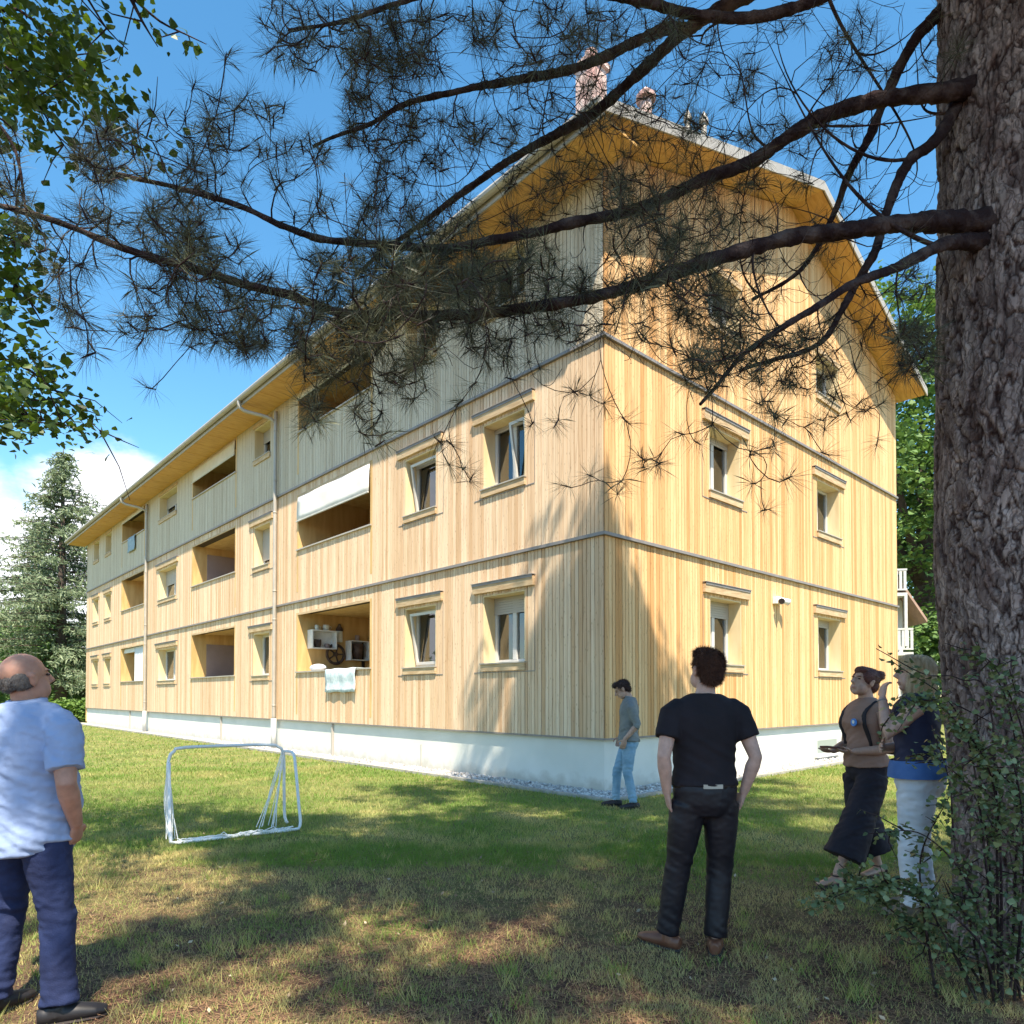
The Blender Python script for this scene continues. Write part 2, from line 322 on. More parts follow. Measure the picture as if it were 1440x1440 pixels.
# fallen pine needles and leaf litter
def litter():
    n = 36000; y = rng.uniform(2.7, 6.6, n); x = rng.uniform(-.72, .8, n) * y + .35
    a = rng.uniform(0, np.pi, n); L = rng.uniform(.03, .07, n); c = np.stack((x, y, rng.uniform(.004, .02, n)), 1)
    d = np.stack((np.cos(a) * L, np.sin(a) * L, rng.normal(0, .006, n)), 1); s = np.stack((-np.sin(a), np.cos(a), np.zeros(n)), 1) * .0016
    V = np.stack((c - d - s, c - d + s, c + d), 1).reshape(-1, 3)
    tag(npmesh('needle_litter', V, np.arange(3 * n).reshape(-1, 3), mat('litter', (.22, .10, .055), .8, attr_mix=(.42, .27, .14)), attr=np.repeat(rng.random(n), 3)), 'brown fallen pine needles on the bare soil', None, None, 'stuff')
litter()
def tufts_of_grass():
    Vs, Ts = [], []
    for _ in range(520):
        y = rng.uniform(2.8, 9); x = rng.uniform(-.8, .72) * y
        n = rng.integers(14, 34); c = np.array((x, y, 0)) + np.concatenate((rng.normal(0, .035, (n, 2)), np.zeros((n, 1))), 1)
        h = rng.uniform(.05, .105, n); a = rng.uniform(0, 6.28, n); b = rng.uniform(0, 6.28, n); sx = np.stack((np.cos(a), np.sin(a), 0 * a), 1) * .0024
        tip = c + np.stack((np.cos(b) * h * .55, np.sin(b) * h * .55, h), 1); Vs.append(np.stack((c - sx, c + sx, tip), 1).reshape(-1, 3)); Ts.append(np.repeat(np.clip(rng.normal(rng.uniform(.05, .9), .12, n), 0, 1), 3))
    V = np.concatenate(Vs); tag(npmesh('grass', V, np.arange(len(V)).reshape(-1, 3), M['grass'], attr=np.concatenate(Ts)), 'taller tufts standing out of the thin lawn', None, None, 'stuff')
tufts_of_grass()
def dry_leaves():
    n = 260; y = np.exp(rng.uniform(math.log(2.8), math.log(8), n)); x = rng.uniform(-.7, .75, n) * y; a = rng.uniform(0, 6.28, n); L = rng.uniform(.009, .024, n)[:, None]
    d = np.stack((np.cos(a), np.sin(a), rng.normal(.1, .3, n)), 1); s = np.stack((-np.sin(a), np.cos(a), rng.normal(.1, .4, n)), 1) * .5; c = np.stack((x, y, rng.uniform(.012, .03, n)), 1)
    V = np.stack((c - d * L, c + s * L, c + d * L, c - s * L), 1).reshape(-1, 3)
    tag(npmesh('leaves', V, np.arange(4 * n).reshape(-1, 4), mat('dry_leaf', (.22, .11, .05), .8, attr_mix=(.55, .45, .30)), attr=np.repeat(rng.random(n), 4)), 'dry fallen leaves strewn over the lawn', None, None, 'stuff')
dry_leaves()

# ------------------------------------------------------------------ apartment building
B = empty('apartment_building', (BX, BY, 0), math.atan2(.679, .734))
tag(B, 'three storey apartment building clad in vertical larch boards over a pale plinth', 'building')
WID, LEN = 12.86, 36.0
Z0, Z1, Z2, ZT = .84, 4.0, 7.08, 9.70
EV, VG, EVR = .86, .72, .30
RISE = (12.4 - 9.82) / (WID / 2 + EV)
def roof_z(x): return 9.82 + RISE * (min(x, WID - x) + EV)     # top of roof at local x
class Fac:
    def __init__(s, kind): s.k = kind
    def p(s, u, d, z): return (-d, u, z) if s.k == 'L' else (u, -d, z)
    def box(s, bm, u0, u1, d0, d1, z0, z1):
        if s.k == 'L': box(bm, -d1, -d0, u0, u1, z0, z1)
        else: box(bm, u0, u1, -d1, -d0, z0, z1)
FL, FR = Fac('L'), Fac('R')
colsL = dict(A=(1.73, 2.86), B=(4.31, 5.42), D=(12.3, 13.45), F=(20.75, 22.95), I=(30.75, 31.9), H=(33.3, 34.45))
logL = dict(C=(6.8, 10.5), E=(14.9, 18.95), G=(25.05, 28.7))
colsR = dict(W=(3.0, 4.15), X=(7.62, 8.9))
floors = [(2.07, 3.33), (5.28, 6.50), (8.50, 9.46)]
lfloors = [(2.1, 3.70), (5.36, 6.86), (8.52, 9.66)]
winsL = [(c, i, u0, u1, *floors[i]) for c, (u0, u1) in colsL.items() for i in range(3)]
logsL = [(c, i, u0, u1, *lfloors[i]) for c, (u0, u1) in logL.items() for i in range(3)]
winsR = [(c, i, u0, u1, *floors[i]) for c, (u0, u1) in colsR.items() for i in range(3)]
opL = [(w_[2], w_[3], w_[4], w_[5]) for w_ in winsL + logsL]
opR = [(w_[2], w_[3], w_[4], w_[5]) for w_ in winsR]

def clad(name, fac, U, ops, mt, top=None, storeys=(0, 1, 2)):
    V, Fc, T = [], [], []
    pitch = .0835
    for (z0, z1) in ((Z0, Z1 - .03), (Z1 + .03, Z2 - .03), (Z2 + .03, ZT)):
        if (0 if z0 < 2 else 1 if z0 < 6 else 2) not in storeys: continue
        edges = list(np.arange(0, U, pitch)) + [U]
        for (a, b, c, d) in ops:
            if z0 < (c + d) / 2 < z1:
                for q in (a, b): edges.append(q)
        edges = sorted(edges)
        for a, b in zip(edges, edges[1:]):
            if b - a < .012: continue
            mid = (a + b) / 2; iv = [(z0, z1)]
            for (oa, ob, oc, od) in ops:
                if oa < mid < ob:
                    nv = []
                    for (p, q) in iv:
                        if oc > p and od < q: nv += [(p, oc), (od, q)]
                        elif od <= p or oc >= q: nv.append((p, q))
                        elif oc > p: nv.append((p, oc))
                        else: nv.append((od, q))
                    iv = nv
            tone = min(1, max(0, rng.normal(.42, .36))); th = .022 + rng.random() * .004
            for (p, q) in iv:
                if q - p < .01: continue
                qa = qb = q
                if top and q == ZT: qa, qb = top(a), top(b)
                g0, g1 = a + .005, b - .005; i0 = len(V)
                for (u, d, z) in ((g0, 0, p), (g1, 0, p), (g1, th, p), (g0, th, p), (g0, 0, qa), (g1, 0, qb), (g1, th, qb), (g0, th, qa)):
                    V.append(fac.p(u, d, z)); T.append(tone)
                for f in ((0, 3, 2, 1), (4, 5, 6, 7), (0, 1, 5, 4), (1, 2, 6, 5), (2, 3, 7, 6), (3, 0, 4, 7)): Fc.append([i0 + k for k in f])
    return npmesh(name, V, Fc, mt, B, T)
clad('cladding', FL, LEN, opL, M['larch_pale'], storeys=(0, 1))
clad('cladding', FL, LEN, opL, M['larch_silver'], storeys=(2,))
clad('cladding', FR, WID, opR, M['larch_warm'], top=lambda u: roof_z(u) - .16)

def backing(bm, fac, U, ops, zt, d0, d1, u_start=0):
    us = sorted({u_start, U} | {o[0] for o in ops} | {o[1] for o in ops})
    for a, b in zip(us, us[1:]):
        mid = (a + b) / 2; zs = sorted([(o[2], o[3]) for o in ops if o[0] < mid < o[1]]); z = Z0 + .002
        for (c, d) in zs:
            fac.box(bm, a, b, d0, d1, z, c); z = d
        fac.box(bm, a, b, d0, d1, z, zt)
bm = bmesh.new()
backing(bm, FL, LEN - .01, opL, ZT + .05, -.36, -.003)
backing(bm, FR, WID - .01, opR, ZT, -.36, -.004, u_start=.362)
# gable triangle backing (prism), far walls
for zz in ((-.004, .3),):
    pts = [(0.02, ZT + .002), (WID - .02, ZT + .002), (WID - .02, roof_z(WID) - .17), (WID / 2, roof_z(WID / 2) - .17), (.02, roof_z(0) - .17)]
    v0 = [bm.verts.new((x, .004, z)) for x, z in pts]; v1 = [bm.verts.new((x, .3, z)) for x, z in pts]
    bm.faces.new(v0); bm.faces.new(list(reversed(v1)))
    for i in range(5): bm.faces.new((v0[i], v1[i], v1[(i + 1) % 5], v0[(i + 1) % 5]))
bobj('wall_core', bm, M['backing'], B)
bm = bmesh.new(); box(bm, WID - .3, WID + .02, .0, LEN, .1, ZT + .4); box(bm, .0, WID, LEN + .003, LEN + .1, .1, ZT + .3)
bobj('rear_wall', bm, M['larch_plain'], B)
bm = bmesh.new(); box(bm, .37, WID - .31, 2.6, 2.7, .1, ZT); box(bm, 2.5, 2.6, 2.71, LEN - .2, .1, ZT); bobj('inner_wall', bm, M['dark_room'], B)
# plinth
bm = bmesh.new(); box(bm, -.0, WID, 0.0, LEN, -.3, Z0 + .0); 
for v in bm.verts:
    if v.co.x < .1: v.co.x = .045
    if v.co.y < .1: v.co.y = .045
pl = bobj('plinth', bm, M['plaster'], B)
for u in (4.9, 8.6, 16.1, 20.0, 27.2, 31.0):
    bm = bmesh.new()
    FL.box(bm, u - .011, u + .011, -.046, -.032, .0, Z0 - (.35 if u in (4.9, 20.0, 31.0) else .035))
    if u in (8.6, 16.1, 27.2): FL.box(bm, u + .012, u + .075, -.046, .0, .0, Z0 - .035)
    bobj('joint_strip', bm, M['slat'], pl)
bm = bmesh.new(); FR.box(bm, 7.6, 8.8, -.05, -.03, .12, .5); FR.box(bm, 7.55, 8.85, -.05, .03, .07, .115); cw = bobj('cellar_window', bm, M['frame_white'], B)
bm = bmesh.new(); FR.box(bm, 7.66, 8.74, -.034, -.027, .17, .46); bobj('pane', bm, mat('cellar_pane', (.32, .36, .32), .3), cw)
# storey ledges
for z in (Z1, Z2):
    bm = bmesh.new()
    FL.box(bm, -.075, LEN, .0, .075, z - .028, z + .022); FR.box(bm, 0, WID, .0, .075, z - .028, z + .022)
    bobj('storey_ledge', bm, M['zinc'], B)
bm = bmesh.new()
FL.box(bm, -.03, LEN, .0, .03, Z0 - .03, Z0 - .001); FR.box(bm, 0, WID, .0, .03, Z0 - .03, Z0 - .001)
bobj('base_flashing', bm, M['zinc'], B)

def window(fac, c, i, u0, u1, z0, z1):
    W = u1 - u0; rec = .33
    bm = bmesh.new()   # plain board casing lining the reveal
    fac.box(bm, u0 - .0, u0 + .022, -rec, .0175, z0, z1); fac.box(bm, u1 - .022, u1, -rec, .0175, z0, z1); fac.box(bm, u0 + .022, u1 - .022, -rec, .0175, z1 - .022, z1)
    root = bobj('window', bm, M['casing'], B)
    a, b, lo, hi = u0 + .024, u1 - .024, z0 + .02, z1 - .024
    bm = bmesh.new(); t = .065; f0, f1 = -rec, -rec + .07
    fac.box(bm, a, a + t, f0, f1, lo, hi); fac.box(bm, b - t, b, f0, f1, lo, hi); fac.box(bm, a + t, b - t, f0, f1, lo, lo + t); fac.box(bm, a + t, b - t, f0, f1, hi - t, hi)
    double = W > 1.0 and c not in ('B', 'D')
    if double: mid = (a + b) / 2; fac.box(bm, mid - .05, mid + .05, f0, f1 + .004, lo + t, hi - t)
    bobj('frame', bm, M['frame_white'], root)
    bm = bmesh.new(); fac.box(bm, a + t, b - t, f0 + .025, f0 + .035, lo + t, hi - t); bobj('pane', bm, M['glass'], root)
    # curtains behind the glass
    if (hash((c, i)) or True):
        bm = bmesh.new(); k = (ord(c) + i * 3) % 3
        seg = 24; ua, ub = (a + .03, a + (b - a) * (.45 if k == 0 else .9 if k == 1 else .3))
        pv = None
        for q in range(seg + 1):
            u = ua + (ub - ua) * q / seg; d = -rec - .10 + .02 * math.sin(q * 1.9)
            v = (bm.verts.new(fac.p(u, d, lo)), bm.verts.new(fac.p(u, d, hi)))
            if pv: bm.faces.new((pv[0], v[0], v[1], pv[1]))
            pv = v
        bobj('curtain', bm, M['curtain'] if k != 1 else M['curtain_white'], root)
    # sill: wood fascia with a metal lip
    bm = bmesh.new(); fac.box(bm, u0 - .03, u1 + .03, -rec + .07, .085, z0 - .004, z0 + .018)
    s = bobj('sill', bm, M['zinc_light'], root)
    bm = bmesh.new(); fac.box(bm, u0 - .02, u1 + .02, .026, .065, z0 - .13, z0 - .005); bobj('sill_board', bm, M['hood_wood'], root)
    if i < 2:
        bm = bmesh.new(); h0, h1 = u0 - .24, u1 + .24
        pr = [(.026, z1 + .05), (.08, z1 + .05), (.088, z1 + .20), (.026, z1 + .225)]
        A = [bm.verts.new(fac.p(h0, d, z)) for d, z in pr]; Bv = [bm.verts.new(fac.p(h1, d, z)) for d, z in pr]
        bm.faces.new(A); bm.faces.new(list(reversed(Bv)))
        for q in range(4): bm.faces.new((A[q], A[(q + 1) % 4], Bv[(q + 1) % 4], Bv[q]))
        bmesh.ops.recalc_face_normals(bm, faces=bm.faces)
        bobj('hood', bm, M['hood_wood'], root)
        bm = bmesh.new(); fac.box(bm, h0 - .012, h1 + .012, .026, .112, z1 + .228, z1 + .24); fac.box(bm, h0, h1, .092, .099, z1 + .185, z1 + .226)
        bobj('hood_cap', bm, M['zinc'], root)
        bm = bmesh.new(); fac.box(bm, h0, h1, .0262, .032, z0 - .16, z0 - .145); fac.box(bm, h0 - .004, h0 + .004, .0262, .029, z0 - .14, z1 + .01); bobj('seam', bm, M['zinc'], root)
    else:
        bm = bmesh.new(); fac.box(bm, u0 - .07, u1 + .07, .027, .05, z1 + .01, z1 + .12); bobj('lintel', bm, M['hood_wood'], root)
    drop = {('A', 0): .3, ('W', 0): .28, ('X', 0): .16, ('F', 1): .55, ('F', 2): .45, ('D', 2): .35, ('D', 1): .9, ('D', 0): .0, ('A', 1): .08, ('B', 1): .1, ('W', 1): .1}.get((c, i), 0)
    if drop:
        bm = bmesh.new(); z = hi; 
        while z > hi - drop:
            z_ = max(z - .045, lo); fac.box(bm, a, b, f1 + .006, f1 + .018, z_ + .004, z); z -= .045
        bobj('roller_shutter', bm, M['slat'], root)
    if c in ('A', 'B') and i in (0, 1) and not (c == 'A' and i == 0):   # tilted open sash
        bm = bmesh.new(); wd = (b - a) * (.5 if c == 'A' else 1) - 2 * t; Mr = Matrix.Rotation(R(-9), 4, 'Y') if fac.k == 'L' else Matrix()
        piv = Vector(fac.p(0, f1 + .005, lo + t)); 
        bm2 = bmesh.new()
        for (x0, x1, y0, y1) in ((0, .05, 0, 1), (wd - .05, wd, 0, 1), (.05, wd - .05, 0, .05), (.05, wd - .05, .95, 1)):
            fac.box(bm2, a + t + x0, a + t + x1, f1 + .005, f1 + .05, lo + t + y0 * (hi - lo - 2 * t), lo + t + y1 * (hi - lo - 2 * t))
        bmesh.ops.transform(bm2, matrix=Matrix.Translation(piv) @ Mr @ Matrix.Translation(-piv), verts=bm2.verts)
        bm.free(); bobj('sash', bm2, M['frame_white'], root)
    return root
for w_ in winsL: window(FL, *w_)
for w_ in winsR: window(FR, *w_)

def loggia(c, i, u0, u1, z0, z1):
    dp = 2.1; zf = z0 - 1.1
    bm = bmesh.new()
    FL.box(bm, u1 - .024, u1 + .06, -dp, .026, zf, z1 + .003)      # far side wall
    FL.box(bm, u0 - .06, u0 + .024, -dp, .026, zf, z1 + .003)
    FL.box(bm, u0 - .05, u1 + .05, -dp - .06, -dp, zf, z1 + .05)
    FL.box(bm, u0 - .002, u1 + .002, -dp, .0, z1 + .004, z1 + .045)
    FL.box(bm, u0 - .002, u1 + .002, -dp, -.37, zf - .05, zf)
    root = bobj('loggia', bm, M['larch_plain'], B)
    bm = bmesh.new(); FL.box(bm, u0 - .04, u1 + .04, -.37, .07, z0 + .0, z0 + .035); bobj('parapet_cap', bm, M['zinc_light'], root)
    bm = bmesh.new(); FL.box(bm, u0 + .026, u1 - .026, .004, .034, z1 - .06, z1 + .0); bobj('lintel', bm, M['hood_wood'], root)
    if c == 'E' and i < 2:
        bm = bmesh.new(); FL.box(bm, u1 - .055, u1 - .022, -2.05, -.48, zf, z0 + 1.25); bobj('cupboard_door', bm, M['mauve'], root)
    if c == 'G' and i > 0 or c == 'E' and i == 2 or c == 'C':
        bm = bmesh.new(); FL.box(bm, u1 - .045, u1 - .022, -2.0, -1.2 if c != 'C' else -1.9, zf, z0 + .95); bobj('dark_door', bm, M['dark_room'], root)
    if c == 'C' and i == 1 or c == 'E' and i == 2 or c == 'G' and i == 2 or c == 'C' and i == 2:
        mt = M['awning'] if i == 1 else M['awning_beige']; bm = bmesh.new()
        dz = .66 if i == 1 else .5 if c == 'E' else .2; n = 14
        rows = []
        for k in range(5):
            z = z1 - .07 - dz * k / 4; d = .045 + .035 * k / 4
            rows.append([bm.verts.new(FL.p(u0 + .02 + (u1 - u0 - .04) * q / n, d + .008 * math.sin(q * .9 + k), z - .012 * math.sin(q / n * math.pi) * k / 4)) for q in range(n + 1)])
        for r0, r1 in zip(rows, rows[1:]):
            for q in range(n): bm.faces.new((r0[q], r0[q + 1], r1[q + 1], r1[q]))
        aw = bobj('awning', bm, mt, root, True); sm = aw.modifiers.new('thick', 'SOLIDIFY'); sm.thickness = .006
        bm = bmesh.new(); tube(bm, [FL.p(u0 + .02, .085, z1 - .07 - dz), FL.p(u1 - .02, .085, z1 - .07 - dz)], .018, 8); bobj('awning_rail', bm, M['frame_white'], aw)
    return root
for l_ in logsL: loggia(*l_)

# roof
def slab(name, x0, x1, y0, y1, zoff0, zoff1, mt, parent):
    bm = bmesh.new()
    for (xa, xb) in ((x0, WID / 2), (WID - x0 - EV + EVR, WID / 2)):
        za, zb = roof_z(min(xa, WID - xa)) , roof_z(WID / 2)
        vs = [(xa, y0, za + zoff0), (xb, y0, zb + zoff0), (xb, y1, zb + zoff0), (xa, y1, za + zoff0), (xa, y0, za + zoff1), (xb, y0, zb + zoff1), (xb, y1, zb + zoff1), (xa, y1, za + zoff1)]
        v = [bm.verts.new(c) for c in vs]
        for f in ((0, 3, 2, 1), (4, 5, 6, 7), (0, 1, 5, 4), (2, 3, 7, 6), (3, 0, 4, 7)): bm.faces.new([v[i] for i in f])
    bmesh.ops.recalc_face_normals(bm, faces=bm.faces)
    return bobj(name, bm, mt, parent)
roof = slab('roof', -EV, None, -VG, LEN + .7, -.09, 0, M['roofing'], B)
slab('verge_soffit', -EV + .02, None, -VG + .03, LEN + .65, -.135, -.092, M['soffit_wood'], roof)
slab('verge_trim', -EV - .01, None, -VG - .03, -VG - .002, -.16, .04, M['zinc_light'], roof)
bm = bmesh.new(); box(bm, -EV + .03, -.03, -VG + .05, LEN + .6, ZT - .05, ZT - .01)
for y in np.arange(1, LEN, 1.02): box(bm, -EV + .03, -.03, y, y + .012, ZT - .056, ZT - .051)
bobj('eave_soffit', bm, M['soffit_wood'], roof)
bm = bmesh.new(); tube(bm, [(-EV - .07, -VG, 9.77), (-EV - .07, LEN + .6, 9.77)], .072, 10); box(bm, -EV, -EV + .025, -VG, LEN + .6, 9.62, 9.74)
gut = bobj('gutter', bm, M['zinc_light'], roof, False)
for u in (11.74, 24.41):
    bm = bmesh.new()
    pts = smooth_path([(-EV - .07, u + .55, 9.74), (-EV - .07, u + .55, 9.6), (-EV + .05, u + .5, 9.46), (-.3, u + .12, 9.3), (-.12, u, 9.12), (-.12, u, 8.8), (-.12, u, .84)], .08)
    tube(bm, pts, .052, 10)
    for z in (1.2, 3.6, 4.4, 6.6, 7.5, 8.9): tube(bm, [(-.12, u, z), (-.12, u, z + .04)], .058, 10)
    dpo = bobj('downpipe', bm, M['zinc_light'], B, True)
    bm = bmesh.new(); tube(bm, [(-.12, u, .86), (-.12, u, 0.0)], .075, 12); bobj('standpipe', bm, M['frame_white'], dpo, True)
for (x, y, wd, zt, k) in ((1.3, 1.35, .40, 13.1, 0), (2.5, 1.0, .24, 13.2, 1), (3.9, .6, .12, 13.3, 1), (3.55, .75, .10, 13.25, 1)):
    bm = bmesh.new()
    if k == 0:
        box(bm, x - wd / 2, x + wd / 2, y - wd / 2, y + wd / 2, roof_z(x) - .3, zt - .1); box(bm, x - wd / 2 - .05, x + wd / 2 + .05, y - wd / 2 - .05, y + wd / 2 + .05, zt - .1, zt)
        tube(bm, [(x, y, zt), (x, y, zt + .25)], .12, 12)
    else:
        tube(bm, [(x, y, roof_z(x) - .2), (x, y, zt - .25)], wd / 2, 12); tube(bm, [(x, y, zt - .25), (x, y, zt - .18), (x, y, zt)], [wd * .8, wd * .8, wd * .12], 12)
    bobj('chimney', bm, M['pinkish'] if k == 0 or wd > .2 else M['zinc_light'], roof)

# gravel strip along the plinth
bm = bmesh.new(); box(bm, -.55, .05, -.55, LEN + 1, -.05, .006); box(bm, .05, WID + 1, -.55, .05, -.05, .006)
M['gravel'] = mat('gravel', (.50, .48, .45), .9, (.28, .26, .24), 40, bump=.6, bscale=60)
o = bobj('gravel_path', bm, M['gravel']); o.location = B.location; o.rotation_euler = B.rotation_euler; tag(o, 'pale gravel strip running along the plinth', None, None, 'structure')
def stones():
    bmi = bmesh.new(); bmesh.ops.create_icosphere(bmi, subdivisions=1, radius=1); bv = np.array([v.co[:] for v in bmi.verts]); bf = np.array([[v.index for v in f.verts] for f in bmi.faces]); bmi.free()
    n = 5200; onL = rng.random(n) < .7; a = rng.uniform(0, 1, n) ** 1.4; b = rng.uniform(-.58, .03, n)
    lx = np.where(onL, b, a * 9); ly = np.where(onL, a * 20 - .55, b)
    r = rng.uniform(.012, .034, n); V = bv[None] * r[:, None, None] * rng.uniform(.6, 1.25, (n, 1, 3)) * rng.uniform(.85, 1.15, (n, len(bv), 1))
    P = np.stack((lx, ly, .006 + r * .4), 1); V = (V + P[:, None]).reshape(-1, 3)
    Fc = (bf[None] + (np.arange(n) * len(bv))[:, None, None]).reshape(-1, 3)
    o = npmesh('gravel', V, Fc, mat('pebbles', (.60, .58, .55), .85, attr_mix=(.26, .24, .23)), attr=np.repeat(rng.random(n) ** 2, len(bv)))
    o.location = B.location; o.rotation_euler = B.rotation_euler; tag(o, 'whitish pebbles beside the plinth', None, None, 'stuff')
    bm = bmesh.new(); box(bm, -.66, -.6, -.66, LEN, -.05, .05); box(bm, -.6, WID + 1, -.66, -.6, -.05, .05)
    o = bobj('kerb', bm, mat('kerb', (.42, .39, .34), .9, (.3, .28, .24), 10)); o.location = B.location; o.rotation_euler = B.rotation_euler; tag(o, 'low concrete edging between gravel and lawn', None, None, 'structure')
stones()

# ------------------------------------------------------------------ things on the facades
BM = Matrix.Translation((BX, BY, 0)) @ Matrix.Rotation(math.atan2(.679, .734), 4, 'Z')
BRZ = math.atan2(.679, .734)
def bthing(name, loc, label, cat, group=None):
    o = empty(name, BM @ Vector(loc), BRZ); tag(o, label, cat, group); return o
# wall lamp on the gable (twin spot)
wl = bthing('wall_lamp', (5.56, -.03, 3.48), 'white twin spotlight fixed to the gable cladding between the ground floor windows', 'lamp')
bm = bmesh.new(); box(bm, -.14, .14, -.08, .0, -.07, .08); box(bm, -.05, .05, -.16, -.08, -.05, .05); bobj('housing', bm, M['white_metal'], wl)
for s in (-1, 1):
    bm = bmesh.new(); tube(bm, [(s * .02, -.14, -.01), (s * .09, -.17, -.02), (s * .15, -.2, -.04)], [.055, .06, .075], 14); sp = bobj('spotlight', bm, M['white_metal'], wl, True)
    bm = bmesh.new(); tube(bm, [(s * .151, -.2, -.0403), (s * .156, -.203, -.042)], .062, 14); bobj('lens', bm, M['dark_room'], sp)
# towels / laundry over parapets
def towel(u0, u1, z, drop, mt, label, cat='towel'):
    t = bthing('towel', (0, 0, 0), label, cat); t.location = BM @ Vector((-.07, u0, z)); bm = bmesh.new(); n = 16; prof = [(-.25, -.14), (-.25, .048), (-.1, .05), (.06, .05), (.085, .035)] + [(.09 + .012 * math.sin(k * 1.3), -drop * k / 6) for k in range(1, 7)]
    rows = []
    for k, (d, dz) in enumerate(prof):
        sk = .02 * k
        rows.append([bm.verts.new(Vector((-(d + .012 * math.sin(q * 1.1 + k * .2) * min(1, k / 4)) + .07, (u1 - u0) * q / n - (sk * .3 * q / n), dz + .01 * math.sin(q * .8)))) for q in range(n + 1)])
    for r0, r1 in zip(rows, rows[1:]):
        for q in range(n): bm.faces.new((r0[q], r0[q + 1], r1[q + 1], r1[q]))
    o = bobj('cloth', bm, mt, t, True); s = o.modifiers.new('t', 'SOLIDIFY'); s.thickness = .008
    return t
M['towel'] = mat('towel', (.66, .72, .73), .95, (.45, .55, .58), 14, bump=.3)
M['blue_towel'] = mat('blue_towel', (.38, .48, .55), .95, (.26, .36, .45), 8)
towel(7.35, 8.85, 2.1, .52, M['towel'], 'patterned pale towel hanging over the ground floor loggia parapet')
towel(26.3, 27.5, 8.52, .62, M['blue_towel'], 'bluish laundry hanging over the far top floor parapet', 'laundry')
# curtain in far ground-floor loggia
cu = bthing('curtain', (-.0, 25.1, 2.14), 'white curtain hung in the far ground floor loggia', 'curtain'); bm = bmesh.new(); pv = None
for q in range(50):
    u = 1.75 * q / 49; d = .1 + .05 * math.sin(q * .95)
    v = (bm.verts.new((d, u, 0)), bm.verts.new((d, u, 1.5)))
    if pv: bm.faces.new((pv[0], v[0], v[1], pv[1]))
    pv = v
bobj('drape', bm, M['curtain_white'], cu, True)
bm = bmesh.new(); box(bm, .1, .2, 1.85, 3.55, 1.3, 1.5); bobj('pelmet', bm, M['white_metal'], cu)
# storage on the loggia side wall (local frame: y = LW - out, x = depth)
LW = 10.475
def crate(e0, e1, z0, z1, label):
    t = bthing('crate_shelf', ((e0 + e1) / 2, LW - .0, z0), label, 'crate'); bm = bmesh.new(); w_ = (e1 - e0) / 2; h = z1 - z0; dp = .3; th = .025
    box(bm, -w_, w_, -dp, -.002, 0, th); box(bm, -w_, w_, -dp, -.002, h - th, h); box(bm, -w_, -w_ + th, -dp, -.002, th, h - th); box(bm, w_ - th, w_, -dp, -.002, th, h - th); box(bm, -w_ + th, w_ - th, -.015, -.003, th, h - th)
    bobj('case', bm, M['white_metal'], t); return t
crate(.25, .97, 2.76, 3.26, 'white crate shelf with a pot inside, two cups on top')
crate(1.39, 1.98, 2.48, 3.03, 'white crate shelf with dark contents deeper in the loggia')
M['dark_stuff'] = mat('dark_stuff', (.05, .03, .028), .7, (.12, .08, .06), 8)
M['pale_cup'] = mat('pale_cup', (.72, .74, .68), .4)
def pot(x, y, z, r, h, label, mt, cat='pot', nm='pot'):
    t = bthing(nm, (x, y, z), label, cat); bm = bmesh.new(); tube(bm, [(0, 0, 0), (0, 0, h * .5), (0, 0, h), (0, 0, h - .004), (0, 0, .02)], [r * .75, r, r * .95, r * .85, r * .6], 14)
    b_ = bobj('body', bm, mt, t, True)
    if nm == 'cup':
        bm = bmesh.new(); tube(bm, smooth_path([(r * .9, 0, h * .8), (r * 1.6, 0, h * .7), (r * 1.5, 0, h * .3), (r * .85, 0, h * .25)], .01), .008, 6); bobj('handle', bm, mt, b_)
pot(.45, LW - .15, 3.262, .06, .14, 'pale cup on the white crate, left of its neighbour', M['pale_cup'], 'cup', 'cup')
pot(.72, LW - .15, 3.262, .09, .16, 'wide cream cup on the white crate', M['pale_cup'], 'cup', 'cup')
pot(.47, LW - .15, 2.787, .1, .22, 'dark round pot inside the white crate shelf', M['dark_stuff'])
pot(.75, LW - .15, 2.787, .07, .12, 'small brown pot inside the white crate shelf', M['mauve'])
pot(1.68, LW - .16, 2.507, .16, .45, 'large dark jar filling the deeper crate shelf', M['dark_stuff'], 'jar', 'jar')
pot(1.68, LW - .15, 3.032, .07, .16, 'reddish jar standing on the deeper crate shelf', M['mauve'], 'jar', 'jar')
bt = bthing('lantern', (1.16, LW - .08, 2.98), 'pale lantern with a dark cap on the loggia side wall', 'lantern')
bm = bmesh.new(); tube(bm, [(0, 0, 0), (0, 0, .3)], .085, 12); bobj('body', bm, M['pale_cup'], bt, True)
bm = bmesh.new(); tube(bm, [(0, 0, .301), (0, 0, .36), (0, 0, .44), (0, 0, .5)], [.1, .1, .05, .03], 12); bobj('cap', bm, M['dark_stuff'], bt, True)
wh = bthing('wheel', (1.06, LW - .05, 2.64), 'black spoked wheel hanging on the loggia side wall', 'wheel')
bm = bmesh.new(); ring = [(.26 * math.cos(k / 28 * 2 * math.pi), 0, .26 * math.sin(k / 28 * 2 * math.pi)) for k in range(29)]; tube(bm, ring, .04, 8); bobj('tyre', bm, M['dark_stuff'], wh, True)
bm = bmesh.new()
for k in range(5): a = k * 2 * math.pi / 5; tube(bm, [(0, 0, 0), (.24 * math.cos(a), 0, .24 * math.sin(a))], .022, 6)
tube(bm, [(0, -.04, 0), (0, .03, 0)], .06, 12); bobj('spokes', bm, M['dark_stuff'], wh)
